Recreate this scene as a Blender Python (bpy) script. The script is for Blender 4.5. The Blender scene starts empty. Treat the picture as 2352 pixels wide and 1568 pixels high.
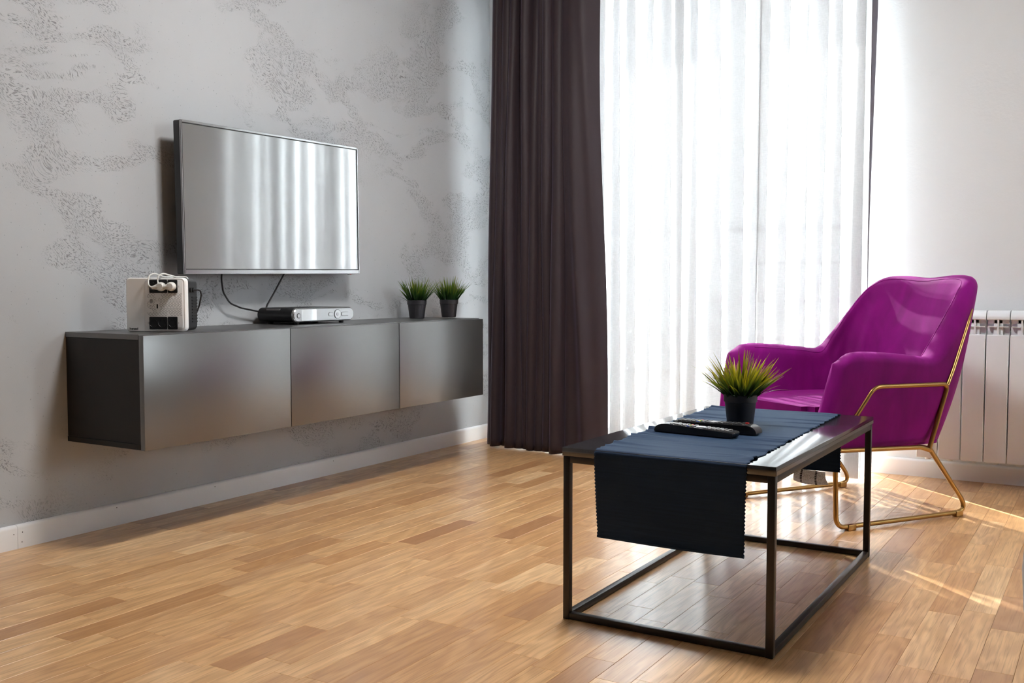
import bpy, bmesh, math, random
from mathutils import Vector, Matrix
random.seed(7)
PI = math.pi
C = bpy.context.scene.collection
sc = bpy.context.scene

# ------------------------------------------------------------------ camera, world, sun, exposure
cam_d = bpy.data.cameras.new('camera')
cam_d.sensor_width = 36.0
cam_d.lens = 36.0 * 2292.3 / 2352.0
cam_d.clip_start = 0.02
cam = bpy.data.objects.new('camera', cam_d)
C.objects.link(cam)
CAM = Vector((2.77, 0.0, 0.77))
YAW, PITCH = math.radians(31.41), math.radians(3.116)
cam.location = CAM
cam.rotation_euler = (PI / 2 - PITCH, 0, YAW)
sc.camera = cam

world = bpy.data.worlds.new('sky')
sc.world = world
world.use_nodes = True
wn = world.node_tree.nodes
wn['Background'].inputs['Color'].default_value = (0.90, 0.955, 1.0, 1)
wn['Background'].inputs['Strength'].default_value = 16.0

sun_d = bpy.data.lights.new('sun', 'SUN')
sun_d.energy = 15.0
sun_d.angle = math.radians(0.6)
sun_d.color = (1.0, 0.98, 0.95)
sun = bpy.data.objects.new('sun', sun_d)
C.objects.link(sun)
SUN_DIR = Vector((0.73, -0.683, -0.80)).normalized()      # the way the light travels
sun.rotation_euler = SUN_DIR.to_track_quat('-Z', 'Y').to_euler()
sun.location = (0, 8, 6)

sc.view_settings.view_transform = 'Standard'
sc.view_settings.look = 'None'
sc.view_settings.exposure = 1.05
sc.view_settings.gamma = 1.0
sc.view_settings.use_curve_mapping = False
sc.cycles.max_bounces = 14
sc.cycles.diffuse_bounces = 8
sc.cycles.glossy_bounces = 5
sc.cycles.transmission_bounces = 8
sc.cycles.transparent_max_bounces = 16
sc.cycles.sample_clamp_indirect = 8.0
sc.cycles.use_denoising = True
try:
    sc.cycles.denoiser = 'OPENIMAGEDENOISE'
except Exception:
    pass

# ------------------------------------------------------------------ materials
MATS = {}


def principled(name, col, rough=0.5, metal=0.0, spec=0.5, sheen=0.0, sheen_tint=None, coat=0.0, coat_rough=0.1, ior=None):
    m = bpy.data.materials.new(name)
    m.use_nodes = True
    b = m.node_tree.nodes['Principled BSDF']
    b.inputs['Base Color'].default_value = (*col, 1)
    b.inputs['Roughness'].default_value = rough
    b.inputs['Metallic'].default_value = metal
    b.inputs['Specular IOR Level'].default_value = spec
    if ior:
        b.inputs['IOR'].default_value = ior
    if sheen:
        b.inputs['Sheen Weight'].default_value = sheen
        b.inputs['Sheen Roughness'].default_value = 0.4
        b.inputs['Sheen Tint'].default_value = (*(sheen_tint or (1, 1, 1)), 1)
    if coat:
        b.inputs['Coat Weight'].default_value = coat
        b.inputs['Coat Roughness'].default_value = coat_rough
    MATS[name] = m
    return m


class NT:
    """small node helper"""
    def __init__(self, m):
        self.t = m.node_tree
        self.b = self.t.nodes.get('Principled BSDF')

    def n(self, kind, **kw):
        x = self.t.nodes.new(kind)
        for k, v in kw.items():
            setattr(x, k, v)
        return x

    def l(self, a, b):
        self.t.links.new(a, b)

    def val(self, x, sock):
        if isinstance(x, (int, float)):
            sock.default_value = x
        elif isinstance(x, tuple):
            sock.default_value = x
        else:
            self.l(x, sock)

    def math(self, op, a, b=0.0, clamp=False):
        x = self.n('ShaderNodeMath', operation=op, use_clamp=clamp)
        self.val(a, x.inputs[0])
        self.val(b, x.inputs[1])
        return x.outputs[0]

    def vmath(self, op, a, b):
        x = self.n('ShaderNodeVectorMath', operation=op)
        self.val(a, x.inputs[0])
        self.val(b, x.inputs[1])
        return x.outputs[0]

    def noise(self, vec, scale, detail=2.0, rough=0.5, dist=0.0):
        x = self.n('ShaderNodeTexNoise')
        if vec is not None:
            self.l(vec, x.inputs['Vector'])
        x.inputs['Scale'].default_value = scale
        x.inputs['Detail'].default_value = detail
        x.inputs['Roughness'].default_value = rough
        x.inputs['Distortion'].default_value = dist
        return x

    def ramp(self, fac, stops):
        x = self.n('ShaderNodeValToRGB')
        cr = x.color_ramp
        while len(cr.elements) < len(stops):
            cr.elements.new(0.5)
        for e, (p, c) in zip(cr.elements, stops):
            e.position = p
            e.color = (*c, 1) if len(c) == 3 else c
        self.l(fac, x.inputs['Fac'])
        return x.outputs['Color']

    def mapr(self, v, a, b, c=0.0, d=1.0, smooth=False):
        x = self.n('ShaderNodeMapRange')
        if smooth:
            x.interpolation_type = 'SMOOTHSTEP'
        self.l(v, x.inputs['Value'])
        for k, q in zip(('From Min', 'From Max', 'To Min', 'To Max'), (a, b, c, d)):
            x.inputs[k].default_value = q
        return x.outputs['Result']

    def mix(self, fac, a, b, blend='MIX'):
        x = self.n('ShaderNodeMix', data_type='RGBA', blend_type=blend)
        self.val(fac, x.inputs['Factor'])
        for v, s in ((a, x.inputs['A']), (b, x.inputs['B'])):
            if isinstance(v, tuple):
                s.default_value = (*v, 1) if len(v) == 3 else v
            else:
                self.l(v, s)
        return x.outputs['Result']

    def bump(self, height, strength=0.3, dist=0.01):
        x = self.n('ShaderNodeBump')
        x.inputs['Strength'].default_value = strength
        x.inputs['Distance'].default_value = dist
        self.l(height, x.inputs['Height'])
        self.l(x.outputs['Normal'], self.b.inputs['Normal'])

    def pos(self):
        return self.n('ShaderNodeNewGeometry').outputs['Position']

    def obj(self):
        return self.n('ShaderNodeTexCoord').outputs['Object']

    def scale(self, v, xyz):
        return self.vmath('MULTIPLY', v, xyz)


# oak staves: grain runs along y, every stave has its own tone
def make_oak():
    m = principled('oak', (0.5, 0.3, 0.15), rough=0.34, spec=0.5, coat=0.4, coat_rough=0.16)
    t = NT(m)
    at = t.n('ShaderNodeAttribute', attribute_name='tone')
    oi = t.n('ShaderNodeObjectInfo')
    rnd = t.math('FRACT', t.math('ADD', at.outputs['Fac'], oi.outputs['Random']))
    off = t.n('ShaderNodeCombineXYZ')
    t.l(t.math('MULTIPLY', rnd, 37.0), off.inputs[0])
    t.l(t.math('MULTIPLY', rnd, 91.0), off.inputs[1])
    t.l(t.math('MULTIPLY', rnd, 13.0), off.inputs[2])
    p = t.vmath('ADD', t.pos(), off.outputs[0])
    # figure: distorted rings stretched along the stave
    warp = t.noise(t.scale(p, (9.0, 1.6, 1.0)), 1.0, 3.0, 0.55)
    rings = t.math('SINE', t.math('MULTIPLY', warp.outputs['Fac'], 62.0))
    rings = t.mapr(rings, -1.0, 1.0, 0.0, 1.0)
    fine = t.noise(t.scale(p, (260.0, 7.0, 1.0)), 1.0, 3.0, 0.6)
    mid = t.noise(t.scale(p, (40.0, 2.2, 1.0)), 1.0, 4.0, 0.6)
    base = t.ramp(rnd, [(0.0, (0.52, 0.27, 0.115)), (0.22, (0.74, 0.44, 0.20)), (0.45, (0.84, 0.53, 0.26)),
                        (0.68, (0.64, 0.35, 0.15)), (0.88, (0.92, 0.62, 0.33)), (1.0, (0.42, 0.20, 0.085))])
    c1 = t.mix(t.mapr(mid.outputs['Fac'], 0.4, 0.72, 0.0, 0.40), base, (0.46, 0.23, 0.09))
    c2 = t.mix(t.math('MULTIPLY', rings, 0.36), c1, (0.36, 0.165, 0.06))
    c3 = t.mix(t.mapr(fine.outputs['Fac'], 0.5, 0.72, 0.0, 0.5), c2, (0.27, 0.125, 0.05))
    t.l(c3, t.b.inputs['Base Color'])
    smear = t.noise(t.pos(), 3.2, 3.0, 0.6)
    t.l(t.mapr(smear.outputs['Fac'], 0.0, 1.0, 0.22, 0.46), t.b.inputs['Roughness'])
    t.bump(t.math('MULTIPLY', fine.outputs['Fac'], 1.0), 0.06, 0.002)
    return m


# trowelled plaster with scratched drifts
def make_plaster():
    m = principled('plaster', (0.5, 0.5, 0.5), rough=0.62, spec=0.35)
    t = NT(m)
    p = t.pos()
    w1 = t.noise(t.scale(p, (1, 1.3, 2.0)), 1.0, 3.0, 0.55)
    pw = t.vmath('ADD', p, t.scale(w1.outputs['Color'], (0.0, 0.55, 0.55)))
    # drifts: long wavy bands, mostly level or falling to the right
    bandn = t.noise(t.scale(pw, (1, 0.75, 2.1)), 1.7, 4.0, 0.55)
    band = t.math('ABSOLUTE', t.math('SUBTRACT', bandn.outputs['Fac'], 0.5))
    rough_edge = t.noise(p, 9.0, 3.0, 0.6)
    band2 = t.math('ADD', band, t.math('MULTIPLY', t.math('SUBTRACT', rough_edge.outputs['Fac'], 0.5), 0.11))
    drift = t.mapr(band2, 0.022, 0.06, 1.0, 0.0, True)
    gate_n = t.noise(t.scale(p, (1, 1.0, 1.5)), 1.1, 2.0, 0.5)
    gate = t.mapr(gate_n.outputs['Fac'], 0.36, 0.5, 0.0, 1.0, True)
    drift = t.math('MULTIPLY', drift, gate)
    # flecks: short dashes whose lean wanders
    w2 = t.noise(p, 5.0, 2.0, 0.5)
    pf = t.vmath('ADD', p, t.scale(w2.outputs['Color'], (0.0, 0.16, 0.16)))
    rot = t.n('ShaderNodeVectorRotate', rotation_type='X_AXIS')
    t.l(pf, rot.inputs['Vector'])
    rot.inputs['Angle'].default_value = math.radians(32)
    fl = t.noise(t.scale(rot.outputs['Vector'], (1, 92.0, 310.0)), 1.0, 2.0, 0.6, 0.5)
    fleck = t.mapr(fl.outputs['Fac'], 0.545, 0.60, 0.0, 1.0, True)
    pits = t.math('MULTIPLY', fleck, drift)
    # sparse pin holes everywhere
    pin = t.noise(p, 130.0, 1.0, 0.5)
    pinm = t.mapr(pin.outputs['Fac'], 0.735, 0.76, 0.0, 0.6)
    pits = t.math('MAXIMUM', pits, pinm)
    cloud = t.noise(t.scale(p, (1, 1.2, 1.0)), 2.2, 4.0, 0.6)
    base = t.mix(cloud.outputs['Fac'], (0.415, 0.43, 0.445), (0.485, 0.50, 0.515))
    col = t.mix(t.math('MULTIPLY', pits, 0.75), base, (0.16, 0.16, 0.165))
    col = t.mix(t.math('MULTIPLY', drift, 0.10), col, (0.42, 0.42, 0.42))
    t.l(col, t.b.inputs['Base Color'])
    hn = t.noise(p, 420.0, 2.0, 0.6)
    h = t.math('ADD', t.math('MULTIPLY', pits, -1.0), t.math('MULTIPLY', hn.outputs['Fac'], 0.06))
    t.bump(h, 0.55, 0.004)
    return m


def make_paint():
    m = principled('white_paint', (0.715, 0.735, 0.75), rough=0.6, spec=0.3)
    t = NT(m)
    n1 = t.noise(t.pos(), 70.0, 3.0, 0.6)
    t.bump(n1.outputs['Fac'], 0.25, 0.004)
    return m


def make_velvet():
    m = principled('velvet', (0.24, 0.004, 0.16), rough=0.7, spec=0.12, sheen=0.30, sheen_tint=(1.0, 0.22, 0.85))
    t = NT(m)
    n1 = t.noise(t.scale(t.obj(), (5, 5, 2.0)), 1.6, 3.0, 0.6, 0.6)
    c = t.mix(t.mapr(n1.outputs['Fac'], 0.3, 0.7), (0.155, 0.0016, 0.115), (0.245, 0.0034, 0.19))
    t.l(c, t.b.inputs['Base Color'])
    n2 = t.noise(t.obj(), 240.0, 2.0, 0.5)
    t.bump(n2.outputs['Fac'], 0.08, 0.002)
    return m


def make_curtain():
    m = principled('aubergine_cloth', (0.042, 0.029, 0.034), rough=0.55, spec=0.3, sheen=0.24, sheen_tint=(0.72, 0.60, 0.92))
    t = NT(m)
    n2 = t.noise(t.scale(t.pos(), (500, 500, 120)), 1.0, 2.0, 0.5)
    t.bump(n2.outputs['Fac'], 0.08, 0.002)
    return m


def make_sheer():
    m = bpy.data.materials.new('sheer')
    m.use_nodes = True
    nt = m.node_tree
    t = NT(m)
    out = nt.nodes['Material Output']
    nt.nodes.remove(nt.nodes['Principled BSDF'])
    p = t.pos()
    wv = t.noise(t.scale(p, (900, 900, 60)), 1.0, 2.0, 0.5)
    wh = t.noise(t.scale(p, (60, 60, 900)), 1.0, 2.0, 0.5)
    weave = t.math('MULTIPLY', t.math('ADD', wv.outputs['Fac'], wh.outputs['Fac']), 0.5)
    d = t.n('ShaderNodeBsdfDiffuse')
    d.inputs['Color'].default_value = (0.78, 0.79, 0.80, 1)
    tl = t.n('ShaderNodeBsdfTranslucent')
    tl.inputs['Color'].default_value = (0.21, 0.212, 0.215, 1)
    mx = t.n('ShaderNodeMixShader')
    mx.inputs[0].default_value = 0.45
    t.l(d.outputs[0], mx.inputs[1])
    t.l(tl.outputs[0], mx.inputs[2])
    tr = t.n('ShaderNodeBsdfTransparent')
    mx2 = t.n('ShaderNodeMixShader')
    t.l(t.mapr(weave, 0.38, 0.62, 0.74, 0.86), mx2.inputs[0])
    t.l(tr.outputs[0], mx2.inputs[1])
    t.l(mx.outputs[0], mx2.inputs[2])
    t.l(mx2.outputs[0], out.inputs['Surface'])
    MATS['sheer'] = m
    return m


def make_glass():
    m = bpy.data.materials.new('window_glass')
    m.use_nodes = True
    nt = m.node_tree
    t = NT(m)
    out = nt.nodes['Material Output']
    nt.nodes.remove(nt.nodes['Principled BSDF'])
    tr = t.n('ShaderNodeBsdfTransparent')
    tr.inputs['Color'].default_value = (0.97, 0.985, 0.98, 1)
    gl = t.n('ShaderNodeBsdfGlossy')
    gl.inputs['Roughness'].default_value = 0.02
    mx = t.n('ShaderNodeMixShader')
    mx.inputs[0].default_value = 0.05
    t.l(tr.outputs[0], mx.inputs[1])
    t.l(gl.outputs[0], mx.inputs[2])
    t.l(mx.outputs[0], out.inputs['Surface'])
    MATS['window_glass'] = m
    return m


def make_runner_cloth():
    m = principled('navy_rib', (0.012, 0.026, 0.055), rough=0.75, spec=0.2, sheen=0.16, sheen_tint=(0.4, 0.72, 1.0))
    nt = m.node_tree
    t = NT(m)
    g = t.obj()
    rib = t.noise(t.scale(g, (5, 230, 230)), 1.0, 2.0, 0.5)
    c = t.mix(rib.outputs['Fac'], (0.007, 0.018, 0.048), (0.016, 0.038, 0.085))
    t.l(c, t.b.inputs['Base Color'])
    t.bump(rib.outputs['Fac'], 0.35, 0.002)
    # pin holes of the loose weave
    vo = t.n('ShaderNodeTexVoronoi')
    t.l(g, vo.inputs['Vector'])
    vo.inputs['Scale'].default_value = 330.0
    rn = t.n('ShaderNodeSeparateColor')
    t.l(vo.outputs['Color'], rn.inputs[0])
    patch = t.noise(t.scale(g, (7, 12, 12)), 1.0, 2.0, 0.5)
    keep = t.math('GREATER_THAN', t.math('ADD', rn.outputs[0], t.math('MULTIPLY', patch.outputs['Fac'], 0.16)), 1.045)
    near = t.math('LESS_THAN', vo.outputs['Distance'], 0.2)
    hole = t.math('MULTIPLY', keep, near)
    t.l(t.math('SUBTRACT', 1.0, hole), t.b.inputs['Alpha'])
    return m


def make_grass(name, lo, hi, tip):
    m = principled(name, lo, rough=0.45, spec=0.4)
    t = NT(m)
    at = t.n('ShaderNodeAttribute', attribute_name='blade')
    sep = t.n('ShaderNodeSeparateColor')
    t.l(at.outputs['Color'], sep.inputs[0])
    c = t.mix(t.mapr(sep.outputs[0], 0.2, 0.75), lo, hi)
    c = t.mix(t.math('MULTIPLY', t.mapr(sep.outputs[0], 0.45, 1.0), sep.outputs[1]), c, tip)
    t.l(c, t.b.inputs['Base Color'])
    tl = t.n('ShaderNodeBsdfTranslucent')
    t.l(c, tl.inputs['Color'])
    mx = t.n('ShaderNodeMixShader')
    mx.inputs[0].default_value = 0.35
    out = m.node_tree.nodes['Material Output']
    t.l(t.b.outputs[0], mx.inputs[1])
    t.l(tl.outputs[0], mx.inputs[2])
    t.l(mx.outputs[0], out.inputs['Surface'])
    return m


def make_laminate():
    m = principled('grey_laminate', (0.03, 0.03, 0.031), rough=0.34, spec=0.5, ior=2.4)
    t = NT(m)
    n1 = t.noise(t.pos(), 6.0, 3.0, 0.6)
    t.l(t.mapr(n1.outputs['Fac'], 0.3, 0.7, 0.30, 0.38), t.b.inputs['Roughness'])
    return m


def make_screen():
    m = bpy.data.materials.new('tv_screen')
    m.use_nodes = True
    t = NT(m)
    b = t.b
    b.inputs['Base Color'].default_value = (0.012, 0.012, 0.013, 1)
    b.inputs['Roughness'].default_value = 0.07
    b.inputs['Specular IOR Level'].default_value = 1.0
    b.inputs['IOR'].default_value = 2.5
    MATS['tv_screen'] = m
    return m


def make_text_tag():
    m = principled('printed_tag', (0.75, 0.73, 0.72), rough=0.8)
    t = NT(m)
    g = t.obj()
    sep = t.n('ShaderNodeSeparateXYZ')
    t.l(g, sep.inputs[0])
    rows = t.math('FRACT', t.math('MULTIPLY', sep.outputs[2], 260.0))
    rowm = t.math('GREATER_THAN', rows, 0.6)
    words = t.noise(t.scale(g, (420, 1, 260)), 1.0, 1.0, 0.5)
    wm = t.math('GREATER_THAN', words.outputs['Fac'], 0.46)
    line = t.math('MULTIPLY', rowm, wm)
    fx = t.math('FRACT', t.math('MULTIPLY', sep.outputs[0], 24.0))
    bar = t.math('LESS_THAN', t.math('ABSOLUTE', t.math('SUBTRACT', fx, 0.5)), 0.07)
    barm = t.math('MULTIPLY', bar, t.math('GREATER_THAN', t.math('FRACT', t.math('MULTIPLY', sep.outputs[2], 210.0)), 0.3))
    fac = t.math('MAXIMUM', t.math('MULTIPLY', line, 0.55), barm)
    col = t.mix(fac, (0.88, 0.87, 0.86), (0.03, 0.03, 0.03))
    t.l(col, t.b.inputs['Base Color'])
    tl = t.n('ShaderNodeBsdfTranslucent')
    t.l(col, tl.inputs['Color'])
    mx = t.n('ShaderNodeMixShader')
    mx.inputs[0].default_value = 0.5
    t.l(t.b.outputs[0], mx.inputs[1])
    t.l(tl.outputs[0], mx.inputs[2])
    t.l(mx.outputs[0], m.node_tree.nodes['Material Output'].inputs['Surface'])
    return m


OAK = make_oak()
PLASTER = make_plaster()
PAINT = make_paint()
VELVET = make_velvet()
CURTAIN = make_curtain()
SHEER = make_sheer()
GLASS = make_glass()
NAVY = make_runner_cloth()
LAMINATE = make_laminate()
SCREEN = make_screen()
TAGM = make_text_tag()
GRASS_Y = make_grass('grass_yellow', (0.022, 0.055, 0.010), (0.16, 0.20, 0.012), (0.80, 0.58, 0.01))
GRASS_G = make_grass('grass_green', (0.012, 0.05, 0.012), (0.07, 0.17, 0.02), (0.28, 0.30, 0.02))
TRIM = principled('white_trim', (0.88, 0.885, 0.89), rough=0.4, spec=0.4)
FRAME_W = principled('window_frame_white', (0.75, 0.76, 0.77), rough=0.35)
BLACK_PL = principled('black_plastic', (0.012, 0.012, 0.013), rough=0.35)
BLACK_SAT = principled('black_satin', (0.02, 0.02, 0.022), rough=0.45)
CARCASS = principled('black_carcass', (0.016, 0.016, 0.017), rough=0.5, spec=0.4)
POTM = principled('pot_plastic', (0.022, 0.021, 0.025), rough=0.42)
SOIL = principled('dark_soil', (0.012, 0.012, 0.010), rough=0.9)
GOLD = principled('brushed_gold', (0.42, 0.25, 0.085), rough=0.33, metal=1.0)
RAD = principled('radiator_enamel', (0.72, 0.745, 0.765), rough=0.3, spec=0.5)
STEEL_D = principled('dark_steel', (0.045, 0.04, 0.038), rough=0.38, metal=0.55)
TABLETOP = principled('table_laminate', (0.022, 0.022, 0.025), rough=0.13, spec=0.5, ior=2.1)
CHROME = principled('bezel_metal', (0.42, 0.42, 0.43), rough=0.16, metal=0.95)
SILVER = principled('silver_face', (0.42, 0.43, 0.44), rough=0.24, metal=0.75)
UPS_W = principled('white_plastic', (0.90, 0.90, 0.89), rough=0.35)
UPS_L = principled('pale_grey_plastic', (0.84, 0.84, 0.835), rough=0.4)
UPS_K = principled('charcoal_plastic', (0.028, 0.029, 0.031), rough=0.4)
SLOT = principled('slot_dark', (0.16, 0.16, 0.16), rough=0.7)
CORE_W = principled('cable_white', (0.74, 0.74, 0.70), rough=0.35)
RED = principled('red_button', (0.55, 0.02, 0.015), rough=0.4)
GREENB = principled('green_button', (0.03, 0.35, 0.06), rough=0.4)
YELB = principled('yellow_button', (0.6, 0.45, 0.02), rough=0.4)
BLUEB = principled('blue_button', (0.02, 0.08, 0.5), rough=0.4)
KEY = principled('grey_keys', (0.30, 0.30, 0.31), rough=0.4)
KEYD = principled('dark_keys', (0.05, 0.05, 0.052), rough=0.4)
REM_TOP = principled('remote_face', (0.055, 0.055, 0.06), rough=0.25)
GREYFAB = principled('grey_fabric', (0.20, 0.195, 0.20), rough=0.9, sheen=0.3)
CONCRETE = principled('concrete', (0.62, 0.61, 0.60), rough=0.85)
RAILM = principled('railing_steel', (0.75, 0.76, 0.78), rough=0.3, metal=0.8)
DARKWALL = principled('low_bounce_dark', (0.07, 0.072, 0.075), rough=0.7)  # unseen walls kept dark so they bounce less light into the room
SUBFLOOR = principled('subfloor', (0.16, 0.09, 0.045), rough=0.9)


# ------------------------------------------------------------------ helpers
def link(name, me, mat, parent=None, smooth=False, loc=None):
    if mat is not None and not me.materials:
        me.materials.append(mat)
    if smooth:
        for p in me.polygons:
            p.use_smooth = True
    o = bpy.data.objects.new(name, me)
    C.objects.link(o)
    if parent is not None:
        o.parent = parent
    if loc is not None:
        o.location = loc
    return o


def done(name, bm, mat, parent=None, smooth=False, loc=None):
    me = bpy.data.meshes.new(name)
    bmesh.ops.recalc_face_normals(bm, faces=bm.faces)
    bm.to_mesh(me)
    bm.free()
    return link(name, me, mat, parent, smooth, loc)


def auto_smooth(o, angle=0.6):
    me = o.data
    for p in me.polygons:
        p.use_smooth = True
    try:
        me.set_sharp_from_angle(angle=angle)
    except Exception:
        pass
    return o


def tag(o, label, cat, group=None, kind=None):
    o['label'] = label
    o['category'] = cat
    if group:
        o['group'] = group
    if kind:
        o['kind'] = kind
    return o


def struct(o, label=None):
    o['kind'] = 'structure'
    if label:
        o['label'] = label
    return o


def thing(name, label, cat, loc=(0, 0, 0), rz=0.0, group=None):
    o = bpy.data.objects.new(name, None)
    o.empty_display_size = 0.1
    C.objects.link(o)
    o.location = loc
    o.rotation_euler = (0, 0, rz)
    return tag(o, label, cat, group)


def box_into(bm, x0, x1, y0, y1, z0, z1, bevel=0.0, seg=2):
    r = bmesh.ops.create_cube(bm, size=1.0)
    vs = r['verts']
    for v in vs:
        v.co = Vector(((x0 + x1) / 2 + v.co.x * (x1 - x0), (y0 + y1) / 2 + v.co.y * (y1 - y0), (z0 + z1) / 2 + v.co.z * (z1 - z0)))
    if bevel > 0:
        es = list({e for v in vs for e in v.link_edges})
        bmesh.ops.bevel(bm, geom=es, offset=bevel, segments=seg, profile=0.5, affect='EDGES')
    return vs


def box(name, x0, x1, y0, y1, z0, z1, mat, parent=None, bevel=0.0, seg=2):
    bm = bmesh.new()
    box_into(bm, x0, x1, y0, y1, z0, z1, bevel, seg)
    o = done(name, bm, mat, parent)
    if bevel > 0:
        auto_smooth(o)
    return o


def fillet(pts, r, n=6):
    """round the corners of an open polyline; r is a number or a list per corner"""
    pts = [Vector(p) for p in pts]
    out = [pts[0]]
    for i in range(1, len(pts) - 1):
        a, b, c = pts[i - 1], pts[i], pts[i + 1]
        rr = r[i - 1] if isinstance(r, (list, tuple)) else r
        d1, d2 = (a - b).normalized(), (c - b).normalized()
        ang = d1.angle(d2)
        if rr <= 0 or ang > PI - 0.02:
            out.append(b)
            continue
        tl = min(rr / math.tan(ang / 2), (a - b).length * 0.48, (c - b).length * 0.48)
        p0, p1 = b + d1 * tl, b + d2 * tl
        for k in range(n + 1):
            t = k / n
            out.append(p0 * (1 - t) ** 2 + b * 2 * t * (1 - t) + p1 * t * t)
    out.append(pts[-1])
    return out


def tube_into(bm, pts, r, seg=10, caps=True):
    pts = [Vector(p) for p in pts]
    n = len(pts)
    tang = []
    for i in range(n):
        a = pts[max(i - 1, 0)]
        b = pts[min(i + 1, n - 1)]
        tang.append((b - a).normalized())
    up = Vector((0, 0, 1)) if abs(tang[0].z) < 0.9 else Vector((1, 0, 0))
    nrm = (up - tang[0] * up.dot(tang[0])).normalized()
    rings = []
    for i in range(n):
        if i:
            q = tang[i - 1].rotation_difference(tang[i])
            nrm = (q @ nrm)
            nrm = (nrm - tang[i] * nrm.dot(tang[i])).normalized()
        bn = tang[i].cross(nrm)
        rr = r[i] if isinstance(r, (list, tuple)) else r
        rings.append([bm.verts.new(pts[i] + (nrm * math.cos(2 * PI * k / seg) + bn * math.sin(2 * PI * k / seg)) * rr) for k in range(seg)])
    for i in range(n - 1):
        for k in range(seg):
            bm.faces.new((rings[i][k], rings[i][(k + 1) % seg], rings[i + 1][(k + 1) % seg], rings[i + 1][k]))
    if caps:
        bm.faces.new(list(reversed(rings[0])))
        bm.faces.new(rings[-1])


def tube(name, pts, r, mat, parent=None, seg=10):
    bm = bmesh.new()
    tube_into(bm, pts, r, seg)
    o = done(name, bm, mat, parent)
    return auto_smooth(o, 0.8)


def lathe_into(bm, prof, seg=32, cx=0.0, cy=0.0):
    rings = []
    for (r, z) in prof:
        if r < 1e-6:
            rings.append([bm.verts.new((cx, cy, z))])
        else:
            rings.append([bm.verts.new((cx + r * math.cos(2 * PI * k / seg), cy + r * math.sin(2 * PI * k / seg), z)) for k in range(seg)])
    for a, b in zip(rings[:-1], rings[1:]):
        for k in range(seg):
            k2 = (k + 1) % seg
            if len(a) == 1 and len(b) == 1:
                continue
            if len(a) == 1:
                bm.faces.new((a[0], b[k2], b[k]))
            elif len(b) == 1:
                bm.faces.new((a[k], a[k2], b[0]))
            else:
                bm.faces.new((a[k], a[k2], b[k2], b[k]))


def lathe(name, prof, mat, parent=None, seg=32, cx=0.0, cy=0.0, sharp=0.6):
    bm = bmesh.new()
    lathe_into(bm, prof, seg, cx, cy)
    o = done(name, bm, mat, parent)
    return auto_smooth(o, sharp)


def prism_into(bm, outline, axis_from, axis_to, plane):
    """extrude a closed 2-D outline; plane 'yz' along x, 'xz' along y, 'xy' along z"""
    def P(a, b, t):
        return {'yz': (t, a, b), 'xz': (a, t, b), 'xy': (a, b, t)}[plane]
    A = [bm.verts.new(P(a, b, axis_from)) for a, b in outline]
    B = [bm.verts.new(P(a, b, axis_to)) for a, b in outline]
    n = len(outline)
    fa = bm.faces.new(A)
    fb = bm.faces.new(list(reversed(B)))
    for i in range(n):
        bm.faces.new((A[i], B[i], B[(i + 1) % n], A[(i + 1) % n]))
    return fa, fb


def rrect(x0, x1, y0, y1, r, n=6):
    out = []
    for cx, cy, a0 in ((x1 - r, y1 - r, 0), (x0 + r, y1 - r, 90), (x0 + r, y0 + r, 180), (x1 - r, y0 + r, 270)):
        for k in range(n + 1):
            a = math.radians(a0 + 90 * k / n)
            out.append((cx + r * math.cos(a), cy + r * math.sin(a)))
    return out


def project(p):
    F = Vector((-math.sin(YAW) * math.cos(PITCH), math.cos(YAW) * math.cos(PITCH), -math.sin(PITCH)))
    R = Vector((math.cos(YAW), math.sin(YAW), 0))
    U = R.cross(F)
    d = Vector(p) - CAM
    z = d.dot(F)
    if z < 0.05:
        return None
    return (1176 + 2292.3 * d.dot(R) / z, 784 - 2292.3 * d.dot(U) / z)


# ------------------------------------------------------------------ room shell
XR, YB, YW, ZC = 5.40, -1.90, 4.316, 2.60       # right wall, wall behind, window wall, ceiling
OX0, OX1, OZ1 = 0.32, 1.86, 2.30                # window opening
WY0, WY1, WZ0, WZ1 = 3.15, 3.65, 0.90, 2.10          # added fill-light window, unseen in the right-hand wall
YO = YW + 0.28                                  # outer face of the window wall

fl = struct(box('floor', -0.05, XR + 0.05, YB - 0.05, YW + 0.02, -0.12, -0.0125, SUBFLOOR), 'oak parquet floor of short staves')
struct(box('ceiling', -0.2, XR + 0.2, YB - 0.2, YO, ZC, ZC + 0.15, PAINT))
struct(box('wall_left', -0.2, 0.0, YB - 0.2, YO, -0.12, ZC, PLASTER), 'grey trowelled plaster wall with scratched drifts')
bm = bmesh.new()
box_into(bm, XR, XR + 0.2, YB - 0.2, WY0, -0.12, ZC)
box_into(bm, XR, XR + 0.2, WY1, YO, -0.12, ZC)
box_into(bm, XR, XR + 0.2, WY0, WY1, WZ1, ZC)
box_into(bm, XR, XR + 0.2, WY0, WY1, -0.12, WZ0)
struct(done('wall_right', bm, DARKWALL), 'unseen darkened wall with an added fill-light window right of the picture')
struct(box('wall_back', 0.0, XR, YB - 0.2, YB, -0.12, ZC, DARKWALL), 'unseen wall behind the viewer, darkened to cut bounced light')
bm = bmesh.new()
box_into(bm, 0.0, OX0, YW, YO, -0.12, ZC)
box_into(bm, OX1, XR, YW, YO, -0.12, ZC)
box_into(bm, OX0, OX1, YW, YO, OZ1, ZC)
box_into(bm, OX0, OX1, YW, YO, -0.12, 0.0)
struct(done('wall_window', bm, PAINT), 'white wall around the balcony window')


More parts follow.
